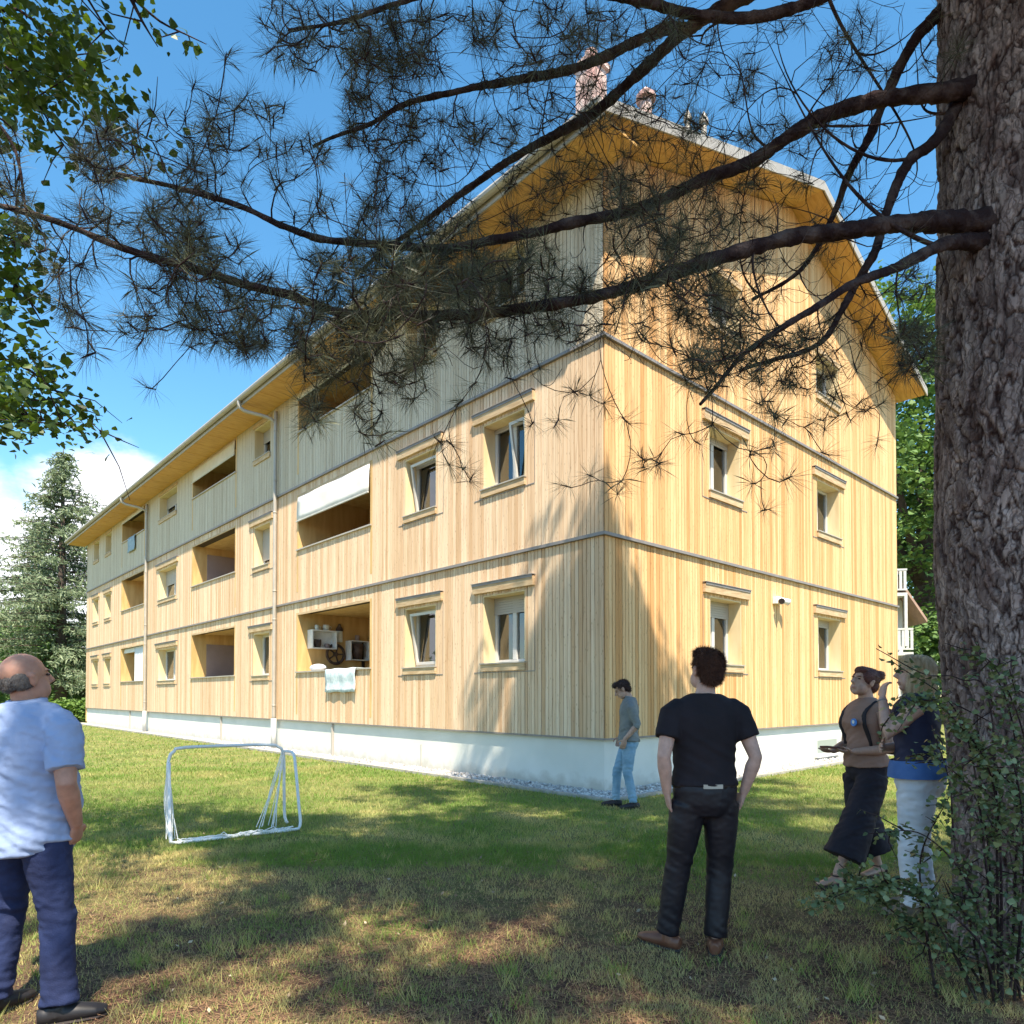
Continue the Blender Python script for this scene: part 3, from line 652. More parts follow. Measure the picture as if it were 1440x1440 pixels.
cs = bthing('cushion', (.35, LW - .45, 2.136), 'striped pale cushion lying on the loggia parapet', 'cushion'); bm = bmesh.new(); ball(bm, (0, 0, .09), (.2, .32, .11)); bobj('cover', bm, M['curtain_white'], cs, True)
jk = bthing('jacket', (1.6, 7.1, 2.3), 'dark jacket hanging in the loggia by the right jamb', 'jacket')
bm = bmesh.new(); tube(bm, [(0, 0, .0), (0, 0, .35), (0, 0, .75), (0, 0, .9)], [(.22, .12), (.2, .12), (.24, .1), (.06, .05)], 14); bobj('cloth', bm, mat('navy_jacket', (.02, .018, .035), .9), jk, True)

# ------------------------------------------------------------------ football goal
gl_ = empty('football_goal', (-3.0, 7.4, 0)); tag(gl_, 'small white tube football goal with torn net standing on the lawn', 'goal'); g0 = Vector((-3.0, 7.4, 0))
def gp(*c): return Vector(c) - g0
bm = bmesh.new()
tube(bm, smooth_path([gp(-3.58, 7.13, .03), gp(-3.585, 7.13, .45), gp(-3.58, 7.13, .82), gp(-3.54, 7.17, .915), gp(-3.45, 7.24, .95), gp(-2.8, 7.76, .94), gp(-2.69, 7.85, .91), gp(-2.64, 7.9, .82), gp(-2.63, 7.9, .4), gp(-2.62, 7.9, .1), gp(-2.58, 7.88, .035)], .05), .017, 10)
bobj('post_frame', bm, M['white_metal'], gl_, True)
bm = bmesh.new()
tube(bm, smooth_path([gp(-3.56, 7.10, .80), gp(-3.5, 7.0, .4), gp(-3.43, 6.88, .08), gp(-3.38, 6.86, .026), gp(-3.2, 6.98, .022), gp(-2.8, 7.28, .022), gp(-2.42, 7.54, .022), gp(-2.35, 7.6, .06), gp(-2.38, 7.64, .3), gp(-2.45, 7.74, .7), gp(-2.49, 7.80, .83), gp(-2.56, 7.86, .855), gp(-2.64, 7.9, .855)], .05), .017, 10)
bobj('ground_frame', bm, M['white_metal'], gl_, True)
bm = bmesh.new()
for k in range(9):
    a = gp(-2.65 + rng.normal(0, .008), 7.88, .87 - .02 * k); b = gp(-2.62 - .30 * rng.random(), 7.55 + .25 * rng.random(), .03)
    m_ = (a + b) / 2 + Vector((rng.normal(.0, .02), rng.normal(0, .03), -.05)); tube(bm, smooth_path([a, m_, b], .08), .0045, 5)
for k in range(7):
    a = gp(-3.57, 7.12, .85 - .03 * k); b = gp(-3.58 + .2 * rng.random(), 6.86 + .2 * rng.random(), .03); m_ = (a + b) / 2 + Vector((rng.normal(-.02, .02), rng.normal(0, .02), -.04)); tube(bm, smooth_path([a, m_, b], .08), .0045, 5)
for k in range(5):
    q = [gp(-3.36 + .95 * s_ + .0, 6.88 + .66 * s_ + rng.normal(0, .015), .03 + abs(rng.normal(0, .018))) for s_ in np.linspace(0, 1, 22)]; tube(bm, q, .005, 5)
bobj('net', bm, M['net'], gl_)

# ------------------------------------------------------------------ foliage helpers
def unit(v): return v / np.maximum(np.linalg.norm(v, axis=-1, keepdims=True), 1e-9)
def perp(v):
    r = rng.normal(size=v.shape); r = r - v * np.sum(r * v, -1, keepdims=True); return unit(r)
def needles_mesh(name, P, Dn, k, L, wd, parent, tone, m, shoot=.07, cone=(.25, 1.75), droop=.15):
    n = len(P); P = np.asarray(P); Dn = unit(np.asarray(Dn)); Pk = np.repeat(P, k, 0); Dk = np.repeat(Dn, k, 0); Tk = np.repeat(tone, k)
    f = rng.random(len(Pk)) ** 1.0; base = Pk - Dk * (f * shoot)[:, None]
    th = cone[0] + (cone[1] - cone[0]) * (f * .6 + .4 * rng.random(len(Pk))); pr = perp(Dk)
    d = Dk * np.cos(th)[:, None] + pr * np.sin(th)[:, None]; d[:, 2] -= droop * rng.random(len(Pk)); d = unit(d)
    ln = L * rng.uniform(.7, 1.15, len(Pk)); s = perp(d) * (wd * .5)
    cv = perp(d) * (ln * rng.uniform(.01, .09, len(Pk)))[:, None]; mid = base + d * (ln * .55)[:, None]; tip = base + d * ln[:, None] + cv; tip[:, 2] -= .05 * ln
    V = np.stack((base - s, base + s, mid + s * .8, tip, mid - s * .8), 1).reshape(-1, 3)
    T = np.clip(Tk + rng.normal(0, .15, len(Pk)), 0, 1)
    return npmesh(name, V, np.arange(len(V)).reshape(-1, 5), m, parent, np.repeat(T, 5))
def leaves_mesh(name, P, size, m, parent, tone, aspect=.8, flat=.5, hexa=True):
    n = len(P); nrm = rng.normal(size=(n, 3)); nrm[:, 2] = np.abs(nrm[:, 2]) + flat; nrm = unit(nrm); d = perp(nrm); d[:, 2] -= .25; d = unit(d); s = np.cross(nrm, d)
    sz = (size * rng.uniform(.45, 1.25, n))[:, None]; a = aspect * .5
    up = nrm * sz * .12
    if hexa: V = np.stack((P, P + d * sz * .35 + s * sz * a + up, P + d * sz * .75 + s * sz * a * .6 + up * .5, P + d * sz, P + d * sz * .75 - s * sz * a * .6 + up * .5, P + d * sz * .35 - s * sz * a + up), 1); k = 6
    else: V = np.stack((P, P + d * sz * .45 + s * sz * a + up, P + d * sz, P + d * sz * .45 - s * sz * a + up), 1); k = 4
    return npmesh(name, V.reshape(-1, 3), np.arange(n * k).reshape(-1, k), m, parent, np.repeat(np.clip(tone, 0, 1), k))
def bulk_tubes(paths, n=5):
    """paths: list of (pts Kx3, radii K) -> verts, quads for one mesh."""
    Vs, Fs, o = [], [], 0; ang = np.arange(n) * 2 * np.pi / n
    for pts, r in paths:
        pts = np.asarray(pts, float); K = len(pts); t = unit(np.gradient(pts, axis=0)); ref = np.array((.31, .2, .93)) if abs(t[0][2]) < .8 else np.array((.9, .3, .1))
        s = unit(ref - t * (t @ ref)[:, None]); u = np.cross(t, s); r = np.broadcast_to(np.asarray(r, float), (K,))
        V = pts[:, None] + (s[:, None] * np.cos(ang)[None, :, None] + u[:, None] * np.sin(ang)[None, :, None]) * r[:, None, None]
        i = np.arange(K - 1)[:, None] * n + np.arange(n)[None]; j = np.arange(K - 1)[:, None] * n + (np.arange(n)[None] + 1) % n
        Vs.append(V.reshape(-1, 3)); Fs.append(np.stack((i, j, j + n, i + n), -1).reshape(-1, 4) + o); o += K * n
    return np.concatenate(Vs), np.concatenate(Fs)

# ------------------------------------------------------------------ the pine
PT = Vector((3.02, 4.0, 0))
pine = empty('pine_tree', PT); tag(pine, 'big pine with furrowed bark whose long limbs reach across the picture', 'tree')
PTn = np.array(PT)
def trunk_c(z):
    zs = [0, .8, 2.3, 4.7, 8, 13.4]; return np.array((np.interp(z, zs, [3.14, 3.10, 2.98, 3.04, 2.98, 2.4]), np.interp(z, zs, [4.0, 4.0, 4.02, 4.05, 4.1, 4.3])))
def trunk_r(z): return np.interp(z, [0, .25, .8, 2, 5, 9, 13.4], [.52, .47, .44, .425, .395, .26, .02])
def make_trunk():
    nu, zs = 380, np.concatenate((np.linspace(-.05, 6.2, 900), np.linspace(6.3, 13.3, 60))); V = []; T = []
    knots = [(at(1383, 800, 3.6), .12), (at(1390, 470, 3.6), .09), (at(1420, 250, 3.6), .2), (at(1340, 480, 3.7), .12)]
    for z in zs:
        c = trunk_c(z); r = trunk_r(z)
        for q in range(nu):
            a = 2 * math.pi * q / nu; ca, sa = math.cos(a), math.sin(a)
            p = Vector((c[0] + r * ca, c[1] + r * sa, z))
            s = Vector((ca * r * 13, sa * r * 13, z * 2.4)) + 1.3 * mnoise.noise_vector((ca * 3.5, sa * 3.5, z * 3.2)) + .45 * mnoise.noise_vector((ca * 11, sa * 11, z * 11))
            d, pp = mnoise.voronoi(s); e = min(1, (d[1] - d[0]) * 4.2)
            s2 = Vector((ca * r * 36, sa * r * 36, z * 9)) + .8 * mnoise.noise_vector(s * 1.1); d2, p2 = mnoise.voronoi(s2); e2 = min(1, (d2[1] - d2[0]) * 4)
            lift = mnoise.cell(pp[0] * 3.1); lift2 = mnoise.cell(p2[0] * 2.3)
            h = .022 * (e ** .5) + .008 * lift + .003 * e2 ** .5 + .003 * lift2 + .010 * mnoise.noise(s * .25) + .002 * mnoise.noise(s * 7)
            crack = min(1, max(0, 1 - e * 1.8) + .5 * max(0, 1 - e2 * 2) + .25 * (lift2 - .2))
            for kc, kr in knots:
                dd = (p - kc).length
                if dd < kr * 2: w_ = math.exp(-(dd / kr) ** 2 * 2.2); h += .05 * w_ * (1 if dd > kr * .35 else .2); crack = max(crack, .8 * w_)
            rr = r + h - .02
            V.append((c[0] + rr * ca - PT.x, c[1] + rr * sa - PT.y, z)); T.append(crack)
    K = len(zs); i = np.arange(K - 1)[:, None] * nu + np.arange(nu)[None]; j = np.arange(K - 1)[:, None] * nu + (np.arange(nu)[None] + 1) % nu
    Fc = np.stack((i, j, j + nu, i + nu), -1).reshape(-1, 4)
    npmesh('trunk', V, Fc, M['bark'], pine, T, smooth=True)
make_trunk()

# main limbs: control points picked along each limb, with their distance from the camera
LIMBS = [
    ([(1405, 318, 3.9), (1320, 313, 3.75), (1230, 318, 3.65), (1130, 330, 3.6), (1060, 350, 3.58), (985, 371, 3.55), (900, 396, 3.5), (800, 421, 3.45), (690, 438, 3.4), (560, 443, 3.35), (480, 441, 3.3), (400, 413, 3.2), (300, 389, 3.1), (190, 356, 3.0), (80, 308, 2.92), (-40, 280, 2.85)], .054, .011),
    ([(1415, 120, 4.0), (1323, 128, 3.9), (1240, 138, 3.95), (1170, 161, 4.0), (1110, 195, 4.05), (1060, 225, 4.05), (985, 256, 4.0), (900, 290, 3.95), (780, 322, 3.85), (690, 336, 3.75), (610, 345, 3.7), (480, 342, 3.6), (400, 321, 3.5), (330, 291, 3.45), (240, 264, 3.4), (160, 242, 3.35)], .054, .010),
    ([(1400, -130, 4.0), (1200, -70, 4.1), (1037, 0, 4.3), (960, 45, 4.4), (900, 105, 4.5), (830, 162, 4.6), (740, 210, 4.65), (680, 250, 4.7), (620, 291, 4.75), (560, 335, 4.8), (500, 390, 4.8)], .066, .012),
    ([(965, 42, 4.4), (935, 42, 4.3), (880, 66, 4.25), (810, 95, 4.2), (740, 112, 4.15), (650, 125, 4.1), (570, 141, 4.05), (510, 172, 4.0), (440, 205, 3.95)], .040, .008),
    ([(1400, 340, 3.9), (1320, 347, 3.7), (1240, 385, 3.5), (1200, 401, 3.45), (1150, 430, 3.4), (1090, 466, 3.35), (1040, 502, 3.3), (985, 566, 3.25)], .040, .008),
    ([(1400, 60, 4.1), (1322, 190, 3.95), (1280, 228, 3.95), (1250, 292, 3.95), (1224, 360, 3.9), (1180, 440, 3.9), (1150, 480, 3.9), (1090, 505, 3.85), (1040, 520, 3.8)], .050, .010),
    ([(1405, -60, 4.2), (1310, 28, 4.2), (1270, 90, 4.25), (1240, 150, 4.3), (1222, 195, 4.35), (1193, 250, 4.4), (1172, 300, 4.45), (1120, 380, 4.5), (1060, 420, 4.5)], .052, .010),
    ([(1380, -120, 3.9), (1230, -40, 3.8), (1100, 15, 3.75), (980, 20, 3.7), (860, -5, 3.65), (700, -30, 3.6), (560, 8, 3.55), (480, 30, 3.5), (410, 48, 3.45)], .045, .008),
    ([(-260, 210, 2.7), (-120, 120, 2.9), (-20, 160, 3.0), (20, 205, 3.05), (35, 260, 3.05), (38, 290, 3.0)], .014, .005),
]
# where the needle tufts sit: (cx, cy, rx, ry, count, which limb)
CL = [
    (420, 40, 60, 60, 26, 7), (540, 60, 70, 60, 60, 7), (535, 150, 60, 90, 70, 3), (540, 270, 50, 60, 30, 3), (640, 70, 90, 60, 34, 7), (760, 40, 120, 50, 34, 7), (620, 190, 70, 50, 40, 3), (700, 190, 50, 30, 14, 3), (880, 50, 90, 50, 30, 7), (960, 80, 60, 60, 10, 7),
    (150, 215, 45, 45, 30, 1), (250, 190, 80, 60, 22, 1), (350, 190, 90, 80, 20, 1), (420, 240, 60, 60, 14, 1), (300, 270, 70, 40, 20, 1), (480, 330, 80, 60, 36, 1), (600, 370, 100, 50, 70, 1), (700, 340, 90, 45, 40, 1), (560, 320, 60, 40, 28, 2), (820, 270, 80, 50, 22, 2), (760, 260, 60, 50, 18, 2), (900, 270, 60, 40, 24, 1), (960, 300, 60, 50, 24, 1), (620, 300, 60, 40, 20, 2),
    (240, 320, 60, 45, 36, 0), (290, 370, 60, 50, 44, 0), (230, 430, 60, 50, 26, 0), (310, 460, 70, 45, 36, 0), (400, 440, 70, 60, 40, 0), (470, 480, 70, 60, 60, 0), (550, 480, 70, 60, 60, 0), (520, 400, 90, 50, 60, 0), (620, 420, 80, 50, 56, 0), (690, 400, 60, 50, 34, 0), (770, 400, 60, 45, 30, 0), (730, 470, 90, 40, 34, 0), (830, 440, 60, 50, 24, 0), (470, 560, 50, 40, 12, 0), (540, 570, 40, 40, 12, 0), (120, 330, 60, 60, 18, 0), (90, 410, 50, 50, 12, 0), (140, 470, 60, 40, 8, 0), (40, 300, 40, 50, 8, 8), (10, 220, 30, 50, 8, 8),
    (905, 330, 60, 60, 40, 0), (965, 400, 60, 55, 48, 0), (1010, 440, 50, 40, 26, 0), (880, 400, 40, 40, 16, 0), (1000, 320, 70, 40, 14, 1),
    (1060, 400, 60, 50, 14, 6), (1040, 495, 70, 35, 34, 4), (1110, 510, 60, 45, 26, 5), (990, 520, 50, 30, 18, 4), (1170, 480, 60, 40, 16, 5), (1120, 560, 60, 40, 12, 5), (1210, 540, 50, 40, 10, 5), (1290, 490, 32, 45, 40, 4), (1290, 400, 35, 50, 9, 5), (1250, 440, 40, 40, 8, 5), (1100, 300, 90, 70, 16, 6), (1130, 100, 110, 90, 26, 6), (1040, 140, 80, 80, 16, 1), (1220, 60, 60, 60, 12, 6), (1160, 220, 60, 60, 12, 6), (1200, 330, 60, 60, 10, 6),
    (830, 110, 90, 65, 26, 2), (930, 180, 80, 60, 26, 1), (1010, 235, 80, 60, 22, 6), (760, 130, 80, 60, 26, 3), (860, 215, 90, 50, 26, 2), (1080, 220, 80, 60, 18, 6),
    (1320, 60, 50, 60, 10, 6), (930, 480, 70, 40, 10, 4),
]
# single tufts hanging clear of the mass
SOLO = [(205, 545, 0), (318, 75, 0), (790, 682, 0), (826, 667, 0), (868, 694, 0), (1082, 716, 4), (1232, 630, 5), (779, 601, 0), (886, 597, 0), (897, 640, 4), (622, 625, 0), (638, 628, 0), (632, 655, 0), (655, 657, 0), (665, 668, 0), (745, 600, 0), (850, 565, 0), (815, 550, 0), (801, 545, 0), (832, 555, 0), (870, 680, 0), (950, 607, 4), (985, 625, 4), (1055, 635, 4), (1087, 628, 4), (1113, 670, 4), (1056, 680, 4), (930, 650, 4), (1166, 640, 5), (1195, 590, 5), (1228, 570, 5), (1090, 630, 5), (1160, 605, 5), (1150, 590, 5), (425, 600, 0), (455, 600, 0), (518, 615, 0), (540, 620, 0), (515, 605, 0), (590, 535, 0), (600, 550, 0), (690, 520, 0), (725, 535, 0), (660, 545, 0), (640, 570, 0), (560, 545, 0), (760, 520, 0), (905, 655, 4), (1000, 600, 4), (915, 645, 4), (1180, 560, 5), (1280, 330, 5), (350, 205, 1), (400, 195, 1), (275, 115, 1), (300, 165, 1), (360, 160, 1), (345, 250, 1), (230, 160, 1), (330, 155, 1), (390, 60, 7), (480, 95, 7)]
nodeP, nodeL, nodeR, nodeD = [], [], [], []
paths = [[] for _ in LIMBS]
for li, (cp, r0, r1) in enumerate(LIMBS):
    pts = np.array(smooth_path([at(*c) for c in cp], .022))
    wob = np.array([mnoise.noise_vector((p[0] * 2.3, p[1] * 2.3, p[2] * 2.3 + li * 5))[:] for p in pts]) * .025; pts = pts + wob * np.linspace(0, 1, len(pts))[:, None] ** .3
    rr = r0 + (r1 - r0) * np.linspace(0, 1, len(pts)) ** .75; rr = rr * (1 + (1.3 * np.exp(-np.linspace(0, 1, len(pts)) * len(pts) * .022 / .16) if li not in (3, 8) else 0))
    rr = rr * (1 + .16 * np.array([mnoise.noise(tuple(p * 11)) for p in pts]) + .08 * np.array([mnoise.noise(tuple(p * 31)) for p in pts]))
    paths[li].append((pts, rr)); d = unit(np.gradient(pts, axis=0)); s0 = int(len(pts) * (.22 if r0 > .03 and li != 3 else .05))
    nodeP += list(pts[s0::4]); nodeL += [li] * len(pts[s0::4]); nodeR += list(rr[s0::4]); nodeD += list(d[s0::4])
targets = []
for (cx, cy, rx, ry, n, li) in CL:
    n = int(n * 1.12)
    lim = paths[li][0][0]; ux, uy, dp = proj(lim)
    for _ in range(n):
        a = rng.uniform(0, 2 * np.pi); q = math.sqrt(rng.random()); px, py = cx + rx * q * math.cos(a), cy + ry * q * math.sin(a)
        D = lim[np.argmin((ux - px) ** 2 + (uy - py) ** 2)][1] + rng.normal(0, .32); targets.append((np.array(at(px, py, max(2.3, D))), li, True))
for (px, py, li) in SOLO:
    lim = paths[li][0][0]; ux, uy, dp = proj(lim); D = lim[np.argmin((ux - px) ** 2 + (uy - py) ** 2)][1] + rng.normal(-.05, .2); targets.append((np.array(at(px, py, D)), li, True))
# bare dead twigs near the trunk
for _ in range(470):
    px, py = (rng.uniform(900, 1330), rng.uniform(-20, 560)) if _ < 230 else (rng.uniform(480, 1010), rng.uniform(60, 520))
    if py > 430 and px < 1000 and _ < 230: continue
    li = int(rng.choice([0, 1, 4, 5, 6, 2]))
    lim = paths[li][0][0]; ux, uy, dp = proj(lim); D = lim[np.argmin((ux - px) ** 2 + (uy - py) ** 2)][1] + rng.normal(0, .3); targets.append((np.array(at(px, py, D)), li, False))
nodeP = np.array(nodeP); nodeL = np.array(nodeL); nodeR = np.array(nodeR); nodeD = np.array(nodeD)
dist0 = [np.min(np.linalg.norm(nodeP - t_[0], axis=1)) for t_ in targets]
tufts = [[] for _ in LIMBS]
for ti in np.argsort(dist0):
    P, li, leafy = targets[ti]; sel = np.where(nodeL == li)[0] if rng.random() < .9 else np.arange(len(nodeP))
    dd = np.linalg.norm(nodeP[sel] - P, axis=1); dd = np.where(dd < .10, 9, dd); i = sel[np.argmin(dd)]; A = nodeP[i]; lk = nodeL[i]
    gap = np.linalg.norm(P - A); outd = nodeD[i]
    c1 = A + (outd * .45 + (P - A) / max(gap, 1e-6) * .35 + rng.normal(0, .14, 3)) * gap * .6
    c2 = P - np.array((0, 0, .22)) * gap + rng.normal(0, .13, 3) * gap + (A - P) * .22
    K = max(5, int(gap / .05)); t_ = np.linspace(0, 1, K)[:, None]
    pts = A * (1 - t_) ** 3 + 3 * c1 * t_ * (1 - t_) ** 2 + 3 * c2 * t_ ** 2 * (1 - t_) + P * t_ ** 3
    r0 = min(nodeR[i] * .8, .004 + .006 * gap); rr = np.linspace(r0, .0026 if leafy else .0016, K)
    paths[lk].append((pts, rr)); d = unit(np.gradient(pts, axis=0))
    if leafy: tufts[lk].append((P, d[-1]))
    m_ = np.arange(1, K - 1)
    nodeP = np.concatenate((nodeP, pts[m_])); nodeL = np.concatenate((nodeL, np.full(len(m_), lk))); nodeR = np.concatenate((nodeR, rr[m_])); nodeD = np.concatenate((nodeD, d[m_]))
for li in range(len(LIMBS)):
    V1, F1 = bulk_tubes(paths[li][:1], 22); cn = np.repeat(paths[li][0][0], 22, 0)
    V1 = cn + (V1 - cn) * (1 + np.array([.22 * mnoise.noise((v[0] * 20, v[1] * 34, v[2] * 34)) + .16 * mnoise.noise((v[0] * 60, v[1] * 75, v[2] * 75)) for v in V1]))[:, None]
    V2, F2 = bulk_tubes(paths[li][1:], 5)
    br = npmesh('branch', np.concatenate((V1, V2)) - PTn, np.concatenate((F1, F2 + len(V1))), M['twig'], pine, smooth=True)
    P = np.array([t_[0] for t_ in tufts[li]]); D = np.array([t_[1] for t_ in tufts[li]])
    if len(P):
        # bud and bare shoot end, darker
        tone = np.clip(rng.normal(.4, .3, len(P)), 0, 1)
        needles_mesh('needles', P - PTn, D, 50, .112, .0015, br, tone, M['needle'], shoot=.06, cone=(.3, 2.15))
        bd = [(np.stack((p - d * .055 - PTn, p - d * .025 - PTn, p + d * .008 - PTn)), (.003, .0042, .0012)) for p, d in zip(P, D)]
        V, Fc = bulk_tubes(bd, 6); npmesh('bud', V, Fc, M['twig'], br, smooth=True)['kind'] = 'stuff'
# upper crown, above the picture: it throws the dappled shade
def upper_crown():
    tp, td, pth = [], [], []
    for wz in np.arange(6.2, 13.1, .5):
        L = np.interp(wz, [5, 8.5, 10.5, 13.2], [7.0, 6.4, 2.6, .3]); nb = 8 if wz < 9.5 else 6
        for k in range(nb):
            a = rng.uniform(0, 2 * np.pi); c = trunk_c(wz); l = L * rng.uniform(.65, 1.15)
            if wz < 9.5:
                a = rng.uniform(R(195), R(298)) if k < 6 else a
                if math.sin(a) > .35 and math.cos(a) > -.3: continue
            t_ = np.linspace(0, 1, 14); up = rng.uniform(-.12, .3)
            bend = rng.normal(0, .25)
            pts = np.stack((c[0] + np.cos(a + bend * t_) * l * t_, c[1] + np.sin(a + bend * t_) * l * t_, wz + up * l * t_ + .10 * l * t_ ** 2), 1)
            px, py, dp = proj(pts); vis = (px > -60) & (px < 1500) & (py > -60) & (dp > .2)
            if vis.any():
                vis[:3] = False; n_ok = int(np.argmax(vis)) if vis.any() else 14
                if n_ok < 4: continue
                pts = pts[:n_ok]
            pth.append((pts, np.linspace(.055, .012, len(pts)) * (1.1 - wz / 20)))
            for _ in range(int((7 + 14 * l / 5) * len(pts) / 14 + 1)):     # side sprays, clumped so that sun spots come through
                f = rng.uniform(.42, 1) * (len(pts) - 1); i0 = min(int(f), len(pts) - 2); q0 = pts[i0] * (1 - f + i0) + pts[i0 + 1] * (f - i0)
                e = q0 + rng.normal(0, .42, 3) * np.array((1, 1, .45))
                if wz < 10 and mnoise.noise((e[0] * 1.5 + 4, e[1] * 1.5, e[2] * .8)) < -.16: continue
                pth.append((np.array([q0, (q0 + e) / 2 + rng.normal(0, .05, 3), e]), (.012, .008, .004)))
                q = e + rng.normal(0, .16, (24, 3)); px, py, dp = proj(q); q = q[~((px > -90) & (px < 1530) & (py > -90) & (dp > .2))]
                if len(q): tp.append(q); td.append(unit(rng.normal(0, .6, (len(q), 3)) + np.array((math.cos(a), math.sin(a), .3))))
    V, Fc = bulk_tubes(pth, 6); npmesh('upper_limbs', V - PTn, Fc, M['twig'], pine, smooth=True)
    P = np.concatenate(tp); D = np.concatenate(td)
    needles_mesh('crown', P - PTn, D, 26, .15, .009, pine, np.clip(rng.normal(.4, .3, len(P)), 0, 1), M['needle'], shoot=.12)
upper_crown()

# ------------------------------------------------------------------ leafy tree at the left
def left_tree():
    base = Vector((-5.4, 4.6, 0)); root = empty('leafy_tree', base); b = np.array(base)
    tag(root, 'broadleaf tree at the left edge with bright green hanging leaves', 'tree')
    bm = bmesh.new(); tube(bm, smooth_path([(0, 0, -.05), (.05, 0, 1.5), (-.05, .05, 4), (.1, 0, 7.5)], .3), [.26 - .007 * k for k in range(30)][:len(smooth_path([(0, 0, -.05), (.05, 0, 1.5), (-.05, .05, 4), (.1, 0, 7.5)], .3))], 14)
    bobj('trunk', bm, M['trunk_far'], root, True)
    limbs = [[(-300, 420), (-120, 120), (0, 15), (60, 40), (110, 90), (170, 165), (215, 200)], [(-300, 400), (-150, 200), (-20, 90), (40, 130), (80, 190), (105, 225)], [(-280, 480), (-120, 400), (-30, 380), (20, 400), (55, 440)], [(-300, 520), (-140, 500), (-20, 500), (40, 520), (90, 560), (140, 605)], [(-300, 560), (-120, 560), (0, 575), (60, 590), (100, 600)],
             [(-100, -120), (60, -60), (110, -20), (150, 40), (180, 70)], [(-60, -140), (120, -60), (190, 0), (225, 30), (265, 50), (290, 62)], [(-100, 300), (-20, 320), (20, 340)], [(150, -60), (180, -10), (200, 30), (222, 66)]]
    pth, LP, TN = [], [], []
    dens = [(0, 1.0, .08), (1, 1.0, .08), (2, .8, .07), (3, .9, .07), (4, .8, .06), (5, .3, .05), (6, .22, .03), (7, .6, .07), (8, .06, .03)]
    for (li, dn, sp) in dens:
        pts = np.array(smooth_path([at(x, y, 4.9 + .25 * math.sin(li * 2.1 + k * .5)) for k, (x, y) in enumerate(limbs[li])], .08)); pth.append((pts, np.linspace(.028, .003, len(pts))))
        n = int(len(pts) * 14 * dn)
        f = rng.uniform(.15, 1, n); q = pts[(f * (len(pts) - 1)).astype(int)]
        off = rng.normal(0, 1, (n, 3)) * np.array((.19, .22, .17)) * (sp / .07) * (1.15 - f[:, None] * .65); off[:, 2] -= .04; LP.append(q + off); TN.append(rng.normal(.4, .3, n))
        for k in range(int(24 * dn)):
            i = rng.integers(len(pts) // 4, len(pts)); a = pts[i]; e = a + rng.normal(0, 1, 3) * np.array((.22, .2, .2)); pth.append((np.array([a, (a + e) / 2 + rng.normal(0, .03, 3), e]), (.006, .004, .002)))
    for (cx, cy, rx, ry, n) in ((60, 60, 75, 70, 420), (20, 130, 60, 70, 300), (100, 120, 50, 50, 180), (20, 350, 40, 60, 200), (15, 430, 40, 60, 200), (40, 540, 55, 45, 320), (10, 580, 40, 40, 160)):
        for _ in range(n // 9):
            a = rng.uniform(0, 6.28); q_ = math.sqrt(rng.random()); c = np.array(at(cx + rx * q_ * math.cos(a), cy + ry * q_ * math.sin(a), 4.9 + rng.normal(0, .4))); m_ = 9
            LP.append(c + rng.normal(0, .07, (m_, 3))); TN.append(rng.normal(.45, .3, m_))
    V, Fc = bulk_tubes(pth, 5); npmesh('limbs', V - b, Fc, M['twig'], root, smooth=True)
    # the crown out of the picture: above and behind, it shades the left of the lawn
    n = 0
    for _ in range(300):
        c = np.array((-4.6, 3.7, 7.2)) + rng.normal(0, 1, 3) * np.array((1.35, 1.9, 1.3))
        px, py, dp = proj(c)
        if -120 < px < 1560 and py > -120 and dp > .2: continue
        LP.append(c + rng.normal(0, .28, (36, 3))); TN.append(rng.normal(.4, .3, 36))
    P = np.concatenate(LP); T = np.concatenate(TN)
    leaves_mesh('crown', P - b, np.where(np.arange(len(P)) < 1e9, .072, .1), M['leaf'], root, T)
left_tree()

